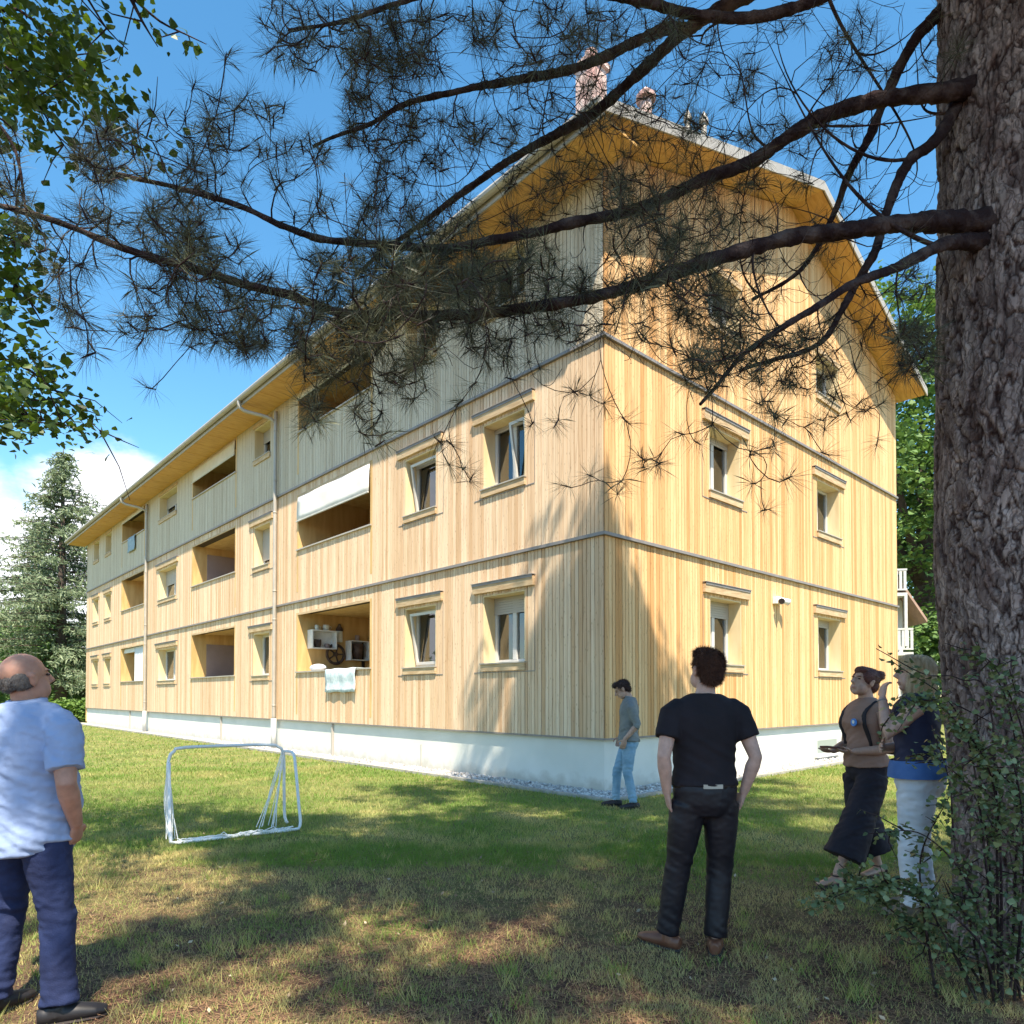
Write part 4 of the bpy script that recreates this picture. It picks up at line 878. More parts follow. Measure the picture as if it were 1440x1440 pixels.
# ------------------------------------------------------------------ prickly shrub round the pine's foot
def shrub():
    base = Vector((2.75, 3.42, 0)); b = np.array(base); root = empty('leafy_shrub', base); tag(root, 'small leaved thorny shrub growing up against the pine trunk', 'shrub')
    st = [[(1400, 1420), (1380, 1330), (1300, 1262), (1215, 1248), (1130, 1282)], [(1410, 1420), (1400, 1120), (1340, 1010), (1290, 985), (1250, 1010)], [(1405, 1420), (1395, 1010), (1350, 955), (1300, 948), (1232, 912)], [(1395, 1420), (1385, 1160), (1320, 1068), (1275, 1064)], [(1400, 1420), (1370, 1260), (1300, 1175), (1222, 1172)], [(1320, 1420), (1300, 1290), (1296, 1200), (1335, 1120)], [(1390, 1400), (1330, 1310), (1280, 1300), (1240, 1320)], [(1420, 1420), (1430, 1150), (1420, 1000), (1370, 900)], [(1425, 1420), (1440, 1200), (1415, 1050), (1350, 1080)], [(1390, 1420), (1345, 1200), (1335, 1100), (1310, 1020)], [(1440, 1420), (1450, 1100), (1400, 940), (1340, 920)], [(1380, 1420), (1340, 1340), (1260, 1285), (1180, 1215)], [(1380, 1420), (1320, 1300), (1280, 1240), (1235, 1240)], [(1440, 1430), (1420, 1350), (1360, 1290), (1330, 1240)], [(1400, 1420), (1385, 1200), (1350, 1010), (1255, 930)]]
    pth, LP, TN = [], [], []
    for k, s_ in enumerate(st):
        D0 = 3.25 + .05 * (k % 4)
        pts = np.array(smooth_path([at(x, y, D0 + (0.12 if i == 0 else 0)) for i, (x, y) in enumerate(s_)], .03)); pth.append((pts, np.linspace(.008, .0022, len(pts))))
        dn = 8 if k in (0, 1, 11) else 1.0 if k in (2, 14) else 3.2
        n = int(len(pts) * dn); f = rng.uniform(.35 if k in (0, 1, 2, 11, 14) else .08, .99, n) ** .8; LP.append(pts[(f * (len(pts) - 1)).astype(int)] + rng.normal(0, .022, (n, 3))); TN.append(rng.normal(.5 if k in (0, 1, 3) else .3, .3, n))
        for _ in range(5):
            i = rng.integers(len(pts) // 3, len(pts)); e = pts[i] + rng.normal(0, .10, 3); tw = np.array([pts[i], (pts[i] + e) / 2 + rng.normal(0, .015, 3), e]); pth.append((tw, (.004, .003, .0015)))
            m_ = 9 if k not in (2, 14) else 3; g_ = rng.random((m_, 1)); LP.append(pts[i] * (1 - g_) + e * g_ + rng.normal(0, .018, (m_, 3))); TN.append(rng.normal(.35, .3, m_))
    for (cx, cy, rx, ry, n) in ((1395, 1200, 45, 150, 14), (1405, 1330, 60, 110, 20), (1425, 1000, 30, 90, 8), (1340, 1290, 50, 50, 9), (1405, 1060, 40, 70, 7)):
        for _ in range(n):
            a = rng.uniform(0, 6.28); q = math.sqrt(rng.random()); c = np.array(at(cx + rx * q * math.cos(a), cy + ry * q * math.sin(a), 3.3 + rng.normal(0, .1))); LP.append(c + rng.normal(0, .04, (9, 3))); TN.append(rng.normal(.35, .3, 9))
            e = c + rng.normal(0, .06, 3); pth.append((np.array([c, (c + e) / 2, e]), (.003, .003, .0015)))
    V, Fc = bulk_tubes(pth, 5); npmesh('stems', V - b, Fc, M['twig'], root, smooth=True)
    P = np.concatenate(LP); leaves_mesh('foliage', P - b, .034, M['shrub_leaf'], root, np.concatenate(TN), aspect=.9)
shrub()

# ------------------------------------------------------------------ trees and hedge behind
def conifer(loc, h, rad, label, seed, bare=.12):
    r_ = np.random.default_rng(seed); root = empty('spruce_tree', loc); tag(root, label, 'tree', 'conifers beyond the far end of the building')
    bm = bmesh.new(); tube(bm, [(0, 0, -.1), (0, 0, h * .5), (0, 0, h)], [h * .022, h * .014, .02], 10); bobj('trunk', bm, M['trunk_far'], root, True)
    LP, TN, pth = [], [], []
    for z in np.arange(h * bare, h * .99, h * .022):
        L0 = rad * (1 - (z / h - bare) / (1 - bare)) ** .8 + .25
        for k in range(7):
            a = r_.uniform(0, 6.28); L = L0 * r_.uniform(.55, 1.1); t_ = np.linspace(0, 1, 7)
            pts = np.stack((np.cos(a) * L * t_, np.sin(a) * L * t_, z + L * (.22 * t_ - .45 * t_ ** 2 + .2 * t_ ** 4) + 0 * t_), 1); pth.append((pts, np.linspace(.05, .012, 7)))
            n = int(10 + 20 * L); f = r_.uniform(.12, 1, n); q = np.stack([np.interp(f, t_, pts[:, c]) for c in range(3)], 1)
            q = q + r_.normal(0, 1, (n, 3)) * np.array((.22, .22, .10)) * (.4 + .14 * L); q[:, 2] -= r_.random(n) * .3 * f
            LP.append(q); TN.append(r_.normal(.2 + .45 * f, .22))
    V, Fc = bulk_tubes(pth, 4); npmesh('limbs', V, Fc, M['trunk_far'], root)
    P = np.concatenate(LP); leaves_mesh('crown', P, .36 * h / 18, M['spruce'], root, np.concatenate(TN), aspect=.3, flat=.1, hexa=False)
def broadleaf(loc, h, rx, rz, label, seed, size=.32, n=150, name='broadleaf_tree', group='leafy trees behind the building'):
    r_ = np.random.default_rng(seed); root = empty(name, loc); tag(root, label, 'tree', group)
    bm = bmesh.new(); tube(bm, [(0, 0, -.1), (.1, 0, h * .35), (0, .1, h * .75)], [h * .028, h * .02, .05], 10)
    for k in range(6):
        a = r_.uniform(0, 6.28); tube(bm, [(0, 0, h * .3), (rx * .4 * math.cos(a), rx * .4 * math.sin(a), h * .5), (rx * .75 * math.cos(a), rx * .75 * math.sin(a), h * .72)], [h * .012, h * .008, .02], 6)
    bobj('trunk', bm, M['trunk_far'], root, True)
    LP, TN = [], []; cz = h - rz
    for _ in range(n):
        v = r_.normal(size=3); v /= np.linalg.norm(v); q = r_.random() ** .4; c = v * q * np.array((rx, rx, rz)) + np.array((0, 0, cz)); c = c + 0.12 * rx * r_.normal(size=3)
        m_ = 70; LP.append(c + r_.normal(0, .55, (m_, 3)) * np.array((1, 1, .55)) * size / .32); TN.append(r_.normal(.3 + .35 * r_.random(), .2, m_))
    P = np.concatenate(LP); leaves_mesh('crown', P, size, M['leaf_far'], root, np.concatenate(TN), aspect=.8, flat=.9)
conifer(tuple(at(85, 978, 47).to_tuple()[:2]) + (0,), 18.6, 7.6, 'tall pale spruce with drooping limbs left of the building', 3)
conifer((-42, 60, 0), 17, 6, 'darker spruce at the far left edge behind the tallest one', 4)
conifer((-30.5, 58, 0), 14.5, 5, 'smaller spruce half hidden behind the far building end', 5, .06)
broadleaf((-31.2, 49.5, 0), 6.5, 3.2, 3.1, 'low dark green tree under the tall spruce', 8, .28, 110)
broadleaf((-37.5, 52, 0), 8, 4, 3.8, 'dark bushy tree at the left behind the bald man', 9, .3, 120)
broadleaf(tuple(at(1300, 978, 40).to_tuple()[:2]) + (0,), 25.5, 7.0, 10.5, 'tall leafy tree seen between the gable and the pine trunk', 11, .36, 430)
broadleaf((33, 46, 0), 17, 7, 7.5, 'broad leafy tree farther right behind the pine trunk', 12, .5, 150)
broadleaf((24.4, 36, 0), 6.5, 3.6, 3.2, 'low dark tree in the shade beside the balcony house', 14, .34, 120)
broadleaf((-56, 62, 0), 15, 7, 6.5, 'wide leafy tree far off beyond the left spruces', 15, .5, 130)
def hedge():
    base = np.array((-24.9, 39.0, 0)); root = empty('hedge', tuple(base)); tag(root, 'low bright green hedge by the far corner of the building', 'hedge'); n = 5200
    P = np.stack((rng.uniform(-2.9, 1.9, n), rng.uniform(-.8, .8, n), rng.uniform(0, 1.15, n) ** .8), 1); P[:, 2] *= 1 + .15 * np.sin(P[:, 0] * 5)
    leaves_mesh('foliage', P, .2, M['hedge'], root, rng.normal(.45, .3, n), flat=.8)
    bm = bmesh.new()
    for k in range(12): tube(bm, [(-2.7 + .4 * k, 0, 0), (-2.7 + .4 * k + .1, .1, .9)], .03, 5)
    bobj('stems', bm, M['trunk_far'], root)
hedge()
def treeline():
    LP, TN = [], []
    for _ in range(520):
        a = rng.uniform(R(-75), R(75)); r_ = rng.uniform(95, 150); hh = rng.uniform(3, 13); c = np.array((math.sin(a) * r_, math.cos(a) * r_, hh * rng.random() + .5))
        LP.append(c + rng.normal(0, 1.5, (60, 3))); TN.append(rng.normal(.3, .25, 60))
    P = np.concatenate(LP); P[:, 2] = np.maximum(P[:, 2], .1)
    tag(leaves_mesh('treeline', P, 1.3, M['leaf_far'], None, np.concatenate(TN), flat=.8), 'distant green belt of trees beyond the buildings', None, None, 'stuff')
treeline()
# ------------------------------------------------------------------ neighbouring house with balconies
def house():
    root = empty('balcony_house', (16.3, 30.2, 0), R(-8)); tag(root, 'pale house with wooden balconies and steep gable behind the gable wall', 'house')
    wl_ = mat('house_wall', (.62, .60, .56), .9, (.55, .53, .5), 2); rf = mat('house_roof', (.42, .27, .2), .8, (.33, .22, .17), 4); bal = mat('balcony_wood', (.56, .55, .52), .8, (.48, .46, .43), 6)
    W, Dp, eh, rh = 3.0, 8, 5.6, 10.4; xr = .95
    bm = bmesh.new(); box(bm, xr - 2 * W, xr, 0, Dp, 0, eh)
    g_ = [bm.verts.new(v) for v in ((xr - 2 * W, .0, eh + .002), (xr, .0, eh + .002), (xr - W, .0, rh), (xr - 2 * W, Dp, eh + .002), (xr, Dp, eh + .002), (xr - W, Dp, rh))]
    bm.faces.new((g_[0], g_[1], g_[2])); bm.faces.new((g_[5], g_[4], g_[3])); bobj('wall', bm, wl_, root)
    bm = bmesh.new(); sl = (rh - eh) / W
    for s in (-1, 1):
        x0, z0 = xr - W + s * (W + .62), eh - sl * .62
        vs = [(x0, -.9, z0), (xr - W, -.9, rh + .1), (xr - W, Dp + .5, rh + .1), (x0, Dp + .5, z0)]
        a = [bm.verts.new(v) for v in vs]; b_ = [bm.verts.new((v[0], v[1], v[2] + .16)) for v in vs]
        bm.faces.new(a); bm.faces.new(b_)
        for i in range(4): bm.faces.new((a[i], a[(i + 1) % 4], b_[(i + 1) % 4], b_[i]))
    bmesh.ops.recalc_face_normals(bm, faces=bm.faces); bobj('roof', bm, rf, root)
    for z in (.9, 3.35, 5.9):
        bm = bmesh.new(); x0, x1 = xr - 4.2, xr + .02
        if z > 5: x0, x1 = xr - 3.6, xr - .2
        box(bm, x0, x1, -1.0, -.004, z - .14, z); box(bm, x0, x1, -1.0, -.93, z + .95, z + 1.03); box(bm, x0, x1, -1.0, -.95, z + .1, z + .17)
        for x in np.arange(x0 + .03, x1 - .05, .17): box(bm, x, x + .11, -.985, -.955, z + .175, z + .945)
        box(bm, x1 - .12, x1, -1.0, -.88, z - 2.3 if z > 1 else 0, z - .145); box(bm, x1 - .1, x1, -.92, -.006, z + .96, z + 1.03)
        bobj('balcony', bm, bal, root)
        wn = None
        bm = bmesh.new(); xw = x1 - 1.35
        box(bm, xw, xw + .95, -.05, -.003, z + .1, z + 2.0); wn = bobj('window', bm, M['frame_white'], root)
        bm = bmesh.new(); box(bm, xw + .09, xw + .86, -.06, -.052, z + .2, z + 1.9); bobj('pane', bm, mat('house_pane', (.09, .10, .11), .1), wn)
house()

# ------------------------------------------------------------------ people
def remeshed(name, bm, m, parent, voxel, smooth_it=6, fold=None, fac=.5):
    me = bpy.data.meshes.new('tmp'); bm.to_mesh(me); bm.free(); o = bpy.data.objects.new('tmp', me); COL.objects.link(o)
    r = o.modifiers.new('r', 'REMESH'); r.mode = 'VOXEL'; r.voxel_size = voxel; r.use_smooth_shade = True
    s = o.modifiers.new('s', 'SMOOTH'); s.iterations = smooth_it; s.factor = fac
    dg = bpy.context.evaluated_depsgraph_get(); nm = bpy.data.meshes.new_from_object(o.evaluated_get(dg))
    bpy.data.objects.remove(o); bpy.data.meshes.remove(me)
    if fold is not None:
        n = len(nm.vertices); co = np.empty(n * 3); nm.vertices.foreach_get('co', co); co = co.reshape(-1, 3); no = np.empty(n * 3); nm.vertices.foreach_get('normal', no); no = no.reshape(-1, 3)
        h = np.array([fold(c) for c in co]); co = co + no * h[:, None]; nm.vertices.foreach_set('co', co.ravel()); nm.update()
    nm.name = name; nm.materials.clear()
    return link(name, nm, m, parent, True)
def skin_mat(name, c):
    m = mat(name, c, .5, tuple(x * .8 for x in c), 25, spec=.35, bump=.05, bscale=200); b = m.node_tree.nodes['Principled BSDF']
    b.inputs['Subsurface Weight'].default_value = .12; b.inputs['Subsurface Radius'].default_value = (.02, .008, .004); b.inputs['Subsurface Scale'].default_value = .4; return m
def hand(bm, wr, d, palm, lat, curl, k=1.0):
    d = Vector(d).normalized(); palm = Vector(palm); palm = (palm - d * palm.dot(d)).normalized(); lat = Vector(lat); lat = (lat - d * lat.dot(d) - palm * lat.dot(palm)).normalized(); wr = Vector(wr)
    tube(bm, [wr - d * .03, wr, wr + d * .035 * k, wr + d * .07 * k, wr + d * .092 * k], [(.027 * k, .021 * k), (.027 * k, .019 * k), (.036 * k, .017 * k), (.042 * k, .015 * k), (.036 * k, .011 * k)], 12, side=lat)
    for off, L in ((.031, .072), (.0105, .082), (-.0105, .077), (-.031, .06)):
        p = wr + d * (.082 * k) + lat * off * k; pts = [p - d * .012]; v = d.copy(); 
        for q, f in enumerate((.45, .3, .25)):
            v = (Matrix.Rotation(curl[q] if isinstance(curl, tuple) else curl, 3, lat.cross(palm).cross(palm) if False else d.cross(palm)) @ v) if True else v
            pts.append(p.copy()); p = p + v * L * f * k
        pts.append(p); tube(bm, pts, [.0088 * k, .009 * k, .0083 * k, .0076 * k, .0062 * k], 8)
    b = wr + d * .02 * k + lat * .024 * k
    tube(bm, [b - lat * .012, b + (d * .5 + lat * .75 + palm * .15) * .03 * k, b + (d * .75 + lat * .8 + palm * .3) * .055 * k, b + (d * 1.2 + lat * .72 + palm * .45) * .068 * k], [.013 * k, .013 * k, .0105 * k, .0075 * k], 8)
def make_head(bm, Mh):
    ball(bm, (0, -.012, .03), (.076, .096, .088), Mh); ball(bm, (0, .022, -.03), (.060, .072, .085), Mh); ball(bm, (0, .055, -.098), (.030, .028, .022), Mh)
    ball(bm, (.035, .035, -.06), (.028, .05, .05), Mh); ball(bm, (-.035, .035, -.06), (.028, .05, .05), Mh)
    tube(bm, [Mh @ Vector((0, .082, .03)), Mh @ Vector((0, .100, .0)), Mh @ Vector((0, .116, -.024)), Mh @ Vector((0, .092, -.034))], [.009, .012, .0155, .013], 8)
    ball(bm, (0, .078, .03), (.05, .014, .011), Mh, 2)
    ball(bm, (0, .086, -.061), (.024, .010, .006), Mh, 2); ball(bm, (0, .084, -.072), (.021, .010, .007), Mh, 2)
    for s in (-1, 1): ball(bm, (s * .078, -.008, -.008), (.010, .021, .032), Mh, 2); ball(bm, (s * .080, -.014, .012), (.012, .018, .016), Mh, 2)
def person(label, loc, rz, H, sk, torso, headp, head_rot, arms, legs, wear, hair, group=None, lean=0.0):
    root = empty('person', loc, rz); root.scale = (H, H, H); tag(root, label, 'person', group)
    Mh = Matrix.Translation(Vector(headp)) @ Matrix.Rotation(R(head_rot[1]), 4, 'Z') @ Matrix.Rotation(R(head_rot[0]), 4, 'X')
    def T(z, y=0): return (0, y + lean * max(0, z - .9), z)
    bm = bmesh.new(); make_head(bm, Mh)
    nb = Vector(T(1.46, -.012)); hb = Mh @ Vector((0, -.02, -.05))
    tube(bm, [nb - Vector((0, 0, .06)), nb, (nb + hb) / 2, hb], [(.075, .06), (.062, .058), (.053, .056), (.052, .056)], 14)
    tube(bm, [T(z, y) for z, a, b, y in torso], [(a - .008, b - .008) for z, a, b, y in torso], 24, side=(1, 0, 0))
    for A in arms:
        s, e, w_ = Vector(A['s']), Vector(A['e']), Vector(A['w']); g_ = A.get('g', 1)
        tube(bm, [s + Vector((0, 0, -.012)), s.lerp(e, .3), s.lerp(e, .7), e, e.lerp(w_, .25), e.lerp(w_, .7), w_], [.052 * g_, .050 * g_, .044 * g_, .038 * g_, .041 * g_, .032 * g_, (.025 * g_)], 14)
        hand(bm, w_, A['hd'], A['palm'], A['lat'], A['curl'], A.get('hk', 1))
    for Lg in legs:
        h, k, a = Vector(Lg['h']), Vector(Lg['k']), Vector(Lg['a']); f = Vector((math.sin(R(Lg['f'])), math.cos(R(Lg['f'])), 0))
        tube(bm, [h, h.lerp(k, .35), h.lerp(k, .75), k, k.lerp(a, .3), k.lerp(a, .7), a], [.085, .078, .058, .052, .054, .038, .034], 14)
        tube(bm, [a - f * .045 + Vector((0, 0, -.03)), a + Vector((0, 0, -.03)), a + f * .08 + Vector((0, 0, -.045)), a + f * .17 + Vector((0, 0, -.058))], [(.03, .028), (.034, .04), (.038, .026), (.034, .014)], 12, side=f.cross(Vector((0, 0, 1))))
    body = remeshed('body', bm, sk, root, .0055, 4)
    # eyes and mouth
    for s in (-1, 1):
        bm = bmesh.new(); ball(bm, (s * .031, .083, .006), (.013, .008, .006), Mh, 2); bobj('eye', bm, M['eye'], root, True)
        bm = bmesh.new(); ball(bm, (s * .032, .089, .026), (.018, .006, .004), Mh, 2); bobj('eyebrow', bm, hair['m'], root, True)
    bm = bmesh.new(); ball(bm, (0, .0925, -.066), (.021, .006, .0065), Mh, 2); bobj('mouth', bm, M['lip'], root, True)
    # hair
    bm = bmesh.new()
    for c, r in hair['parts']: ball(bm, c, r, Mh)
    st = hair.get('str', (60, 60, 60)); amp = hair.get('amp', .006); Mi = Mh.inverted()
    def hf(c):
        q = Mi @ Vector(c); return amp * mnoise.noise((q.x * st[0], q.y * st[1], q.z * st[2])) + amp * .5 * mnoise.noise((q.x * st[0] * 2.3, q.y * st[1] * 2.3, q.z * st[2] * 2.3))
    ho = remeshed('hair', bm, hair['m'], root, .0045, 2, hf)
    nv = len(ho.data.vertices); hc = np.empty(nv * 3); ho.data.vertices.foreach_get('co', hc); hc = hc.reshape(-1, 3); hn = np.empty(nv * 3); ho.data.vertices.foreach_get('normal', hn); hn = hn.reshape(-1, 3)
    ii = rng.integers(0, nv, hair.get('n', 9000)); L = hair.get('L', .022); fl_ = np.array(hair.get('flow', (0, -.4, -.5))); fl_ = np.array((Mh.to_3x3() @ Vector(fl_))[:])
    d = unit(hn[ii] * hair.get('lift', .35) + fl_ + rng.normal(0, hair.get('rnd', .3), (len(ii), 3))); d = unit(d - hn[ii] * np.minimum(0, np.sum(d * hn[ii], 1, keepdims=True))); ln = L * rng.uniform(.5, 1.2, (len(ii), 1)); sd0 = unit(np.cross(d, hn[ii] + .01)) * .0011
    b0 = hc[ii] - hn[ii] * .002; Vh = np.stack((b0 - sd0, b0 + sd0, b0 + d * ln), 1).reshape(-1, 3)
    st_ = npmesh('strands', Vh, np.arange(len(Vh)).reshape(-1, 3), hair['m'], ho); st_['kind'] = 'stuff'
    # trousers
    W = wear
    bm = bmesh.new(); dz = W.get('belt', 1.0)
    sec = [(z, a, b, y) for z, a, b, y in torso if z < dz - .02] ; la = [np.interp(dz, [t_[0] for t_ in torso], [t_[k] for t_ in torso]) for k in (1, 2, 3)]
    sec.append((dz, *la)); tube(bm, [T(z, y) for z, a, b, y in sec], [(a + .010, b + .010) for z, a, b, y in sec], 24, side=(1, 0, 0))
    lw = W.get('leg', (.098, .09, .075, .068, .066, .062, .062)); cut = W.get('cut', 1.0)
    for Lg in legs:
        h, k, a = Vector(Lg['h']), Vector(Lg['k']), Vector(Lg['a']); e = k.lerp(a, cut)
        tube(bm, [h, h.lerp(k, .35), h.lerp(k, .75), k, k.lerp(e, .3), k.lerp(e, .7), e], list(lw), 18)
    af = W.get('fold', 1.0); an = [Vector(Lg['a']) for Lg in legs]; kn = [Vector(Lg['k']) for Lg in legs]
    def pf(c):
        z = c[2]; kz = np.exp(-((z - .5) / .12) ** 2) + 1.2 * np.exp(-((z - .13) / .09) ** 2) + .7 * np.exp(-((z - .82) / .08) ** 2)
        n1 = mnoise.noise((c[0] * 9, c[1] * 9, z * 26 + c[0] * 14)); n2 = mnoise.noise((c[0] * 16, c[1] * 16, z * 9))
        return af * (.0085 * kz * n1 + .004 * n2 + .0025 * mnoise.noise((c[0] * 30, c[1] * 30, z * 42)))
    tr = remeshed('trousers', bm, W['pm'], root, .008, 14, pf)
    if W.get('beltm'):
        bm = bmesh.new(); tube(bm, [T(dz - .035, la[2]), T(dz, la[2])], [(la[0] + .016, la[1] + .016)] * 2, 28, side=(1, 0, 0)); be = bobj('belt', bm, W['beltm'], root, True)
        bm = bmesh.new(); box(bm, -.05, .06, T(dz)[1] - la[1] - .022, T(dz)[1] - la[1] - .012, dz - .03, dz - .006); bobj('belt_plate', bm, M['zinc_light'], be)
    # shirt
    bm = bmesh.new(); hz = W['hem']; fl = W.get('flare', .02)
    sec = [(z, a, b, y) for z, a, b, y in torso if z > hz + .02]; la = [np.interp(hz, [t_[0] for t_ in torso], [t_[k] for t_ in torso]) for k in (1, 2, 3)]; sec = [(hz, *la)] + sec
    tube(bm, [T(z, y) for z, a, b, y in sec], [(a + W.get('off', .016) + (fl if i == 0 else fl * .5 if i == 1 else 0), b + W.get('off', .016) + (fl if i == 0 else fl * .5 if i == 1 else 0)) for i, (z, a, b, y) in enumerate(sec)], 26, side=(1, 0, 0))
    for A in arms:
        s, e, w_ = Vector(A['s']), Vector(A['e']), Vector(A['w']); sl = A.get('sleeve', W.get('sleeve', .6)); g_ = A.get('g', 1); inn = Vector((s.x * .5, s.y, s.z - .005)); s_ = s; s = s.lerp(inn, .28) + Vector((0, 0, -.002))
        if sl <= 0: continue
        if sl <= 1: end = s_.lerp(e, sl); pts = [inn, s, s_.lerp(end, .18), s_.lerp(end, .5), end]; rr = [.052 * g_, .064 * g_, .068 * g_, .069 * g_, .071 * g_]
        else: end = e.lerp(w_, sl - 1); pts = [inn, s, s_.lerp(e, .15), s_.lerp(e, .5), e, end]; rr = [.052 * g_, .063 * g_, .065 * g_, .060 * g_, .053 * g_, .05 * g_]
        tube(bm, pts, rr, 16)
    sf = W.get('sfold', 1.0)
    def shf(c):
        z = c[2]; k = .6 + 1.2 * np.exp(-((z - hz - .12) / .14) ** 2)
        return sf * (.0068 * k * mnoise.noise((c[0] * 4 + 3, c[1] * 4, z * 26 + c[0] * 15)) + .005 * mnoise.noise((c[0] * 11, c[1] * 11, z * 6)) + .002 * mnoise.noise((c[0] * 34, c[1] * 34, z * 50)))
    sh = remeshed('shirt', bm, W['sm'], root, .008, 8, shf)
    if W.get('collar'):
        bm = bmesh.new(); n = 30; rows = []
        for k, (rr, z) in enumerate(((.064, 1.465), (.067, 1.505), (.079, 1.50), (.088, 1.455))):
            rows.append([bm.verts.new(Vector(T(z + .012 * math.cos(2 * math.pi * q / n + math.pi / 2) * -1, -.01)) + Vector((rr * math.cos(2 * math.pi * q / n), rr * .95 * math.sin(2 * math.pi * q / n), 0))) for q in range(n)])
        for r0, r1 in zip(rows, rows[1:]):
            for q in range(n): bm.faces.new((r0[q], r0[(q + 1) % n], r1[(q + 1) % n], r1[q]))
        co = bobj('collar', bm, W['sm'], root, True); so = co.modifiers.new('t', 'SOLIDIFY'); so.thickness = .006
    # shoes
    for Lg in legs:
        a = Vector(Lg['a']); f = Vector((math.sin(R(Lg['f'])), math.cos(R(Lg['f'])), 0)); u = Vector((0, 0, 1)); sd_ = f.cross(u); g0 = Vector((a.x, a.y, a.z - .09))
        bm = bmesh.new(); typ = W.get('shoe_t', 'shoe'); up = Lg.get('tilt', 0)
        if typ == 'shoe':
            tube(bm, [g0 - f * .085 + u * .045, g0 - f * .06 + u * .046, g0 + f * .0 + u * .047, g0 + f * .08 + u * .042, g0 + f * .15 + u * .034, g0 + f * .195 + u * .028], [(.026, .035), (.037, .042), (.04, .046), (.045, .040), (.044, .030), (.025, .02)], 16, side=sd_)
            tube(bm, [a + u * -.05 - f * .01, a + u * .0 - f * .012], [.047, .042], 14)
        else:
            tube(bm, [g0 - f * .08 + u * .02, g0 - f * .04 + u * .021, g0 + f * .06 + u * .017, g0 + f * .13 + u * .014, g0 + f * .18 + u * .012], [(.028, .018), (.032, .019), (.038, .014), (.037, .011), (.02, .009)], 14, side=sd_)
            tube(bm, [g0 - f * .065 + u * .03, g0 - f * .06 + u * .06, g0 - f * .045 + u * .085], [(.034, .012), (.036, .014), (.036, .012)], 12, side=sd_)
            ring = [a + Vector((0, 0, .005)) + f * (.042 * math.sin(q / 14 * 2 * math.pi)) + sd_ * (.042 * math.cos(q / 14 * 2 * math.pi)) for q in range(15)]; tube(bm, ring, .007, 6)
            tube(bm, [g0 + f * .12 + sd_ * .035 + u * .012, g0 + f * .125 + u * .04, g0 + f * .12 - sd_ * .035 + u * .012], [(.016, .006)] * 3, 8)
        sh_ = remeshed('shoe', bm, W['shm'], root, .006, 4)
        bm = bmesh.new(); tube(bm, [g0 - f * .088 + u * .008, g0 - f * .05 + u * .008, g0 + f * .07 + u * .008, g0 + f * .15 + u * .008, g0 + f * .198 + u * .009], [(.026, .009), (.039, .009), (.046, .009), (.045, .009), (.02, .008)], 16, side=sd_); bobj('sole', bm, M['sole'], sh_, True)
    return root, Mh
M['eye'] = mat('eye', (.03, .02, .018), .15); M['lip'] = mat('lip', (.42, .19, .16), .5); M['sole'] = mat('sole', (.04, .03, .028), .8)
TM = [(.80, .11, .10, 0), (.86, .165, .118, -.005), (.93, .178, .122, -.005), (1.0, .168, .112, 0), (1.1, .16, .106, .0), (1.2, .17, .113, .0), (1.3, .182, .118, .0), (1.37, .186, .108, -.004), (1.43, .165, .085, -.008), (1.475, .10, .07, -.012), (1.49, .065, .06, -.012)]
TB = [(.78, .12, .12, .01), (.86, .178, .135, .01), (.93, .188, .148, .02), (1.0, .184, .152, .03), (1.1, .180, .15, .032), (1.2, .181, .142, .02), (1.3, .188, .130, .008), (1.37, .190, .115, -.004), (1.43, .168, .09, -.008), (1.475, .105, .073, -.012), (1.49, .068, .063, -.012)]
TW = [(.80, .11, .10, 0), (.86, .172, .125, -.01), (.93, .182, .128, -.012), (1.0, .165, .112, -.004), (1.1, .142, .10, .0), (1.2, .152, .112, .008), (1.28, .160, .132, .024), (1.36, .162, .108, .004), (1.42, .145, .080, -.006), (1.465, .085, .062, -.012), (1.48, .056, .052, -.012)]
DN = (0, .02, -1)
# 1. bald man at the left
shirt_m = mat('blue_shirt', (.29, .36, .54), .9, (.25, .32, .50), 9, bump=.1, bscale=90); jeans_m = mat('dark_jeans', (.009, .015, .055), .85, (.018, .030, .095), 6, bump=.2, bscale=160)
person('bald man in a pale blue short sleeved shirt and dark jeans looking up', (-2.265, 3.2, 0), R(-14), .985, skin_mat('skin_ruddy', (.46, .24, .17)), TB, (0, -.015, 1.605), (9, -14),
    [dict(s=(.215, -.01, 1.40), e=(.285, -.055, 1.12), w=(.235, .05, .91), hd=(-.42, .35, -1), palm=(-1, 0, 0), lat=(0, 1, 0), curl=.35, g=1.12), dict(s=(-.215, -.01, 1.40), e=(-.28, -.04, 1.12), w=(-.25, .06, .90), hd=(.1, .2, -1), palm=(1, 0, 0), lat=(0, 1, 0), curl=.35, g=1.12)],
    [dict(h=(.10, .0, .86), k=(.155, .03, .48), a=(.20, .0, .09), f=48), dict(h=(-.10, .0, .86), k=(-.14, .03, .48), a=(-.17, -.01, .09), f=2)],
    dict(off=.028, hem=.79, flare=.03, sleeve=.78, sm=shirt_m, pm=jeans_m, belt=.98, collar=True, shm=mat('black_shoe', (.018, .016, .018), .5), leg=(.105, .099, .083, .076, .073, .072, .076), fold=1.5, sfold=2.0),
    dict(m=mat('grey_hair', (.12, .10, .09), .8, (.20, .175, .16), 60, bump=.4, bscale=150), parts=[((.054, -.04, -.006), (.0245, .054, .042)), ((-.054, -.04, -.006), (.0245, .054, .042)), ((0, -.078, -.012), (.056, .030, .044))], amp=.002, str=(140, 140, 140), n=7000, L=.016, lift=.25))
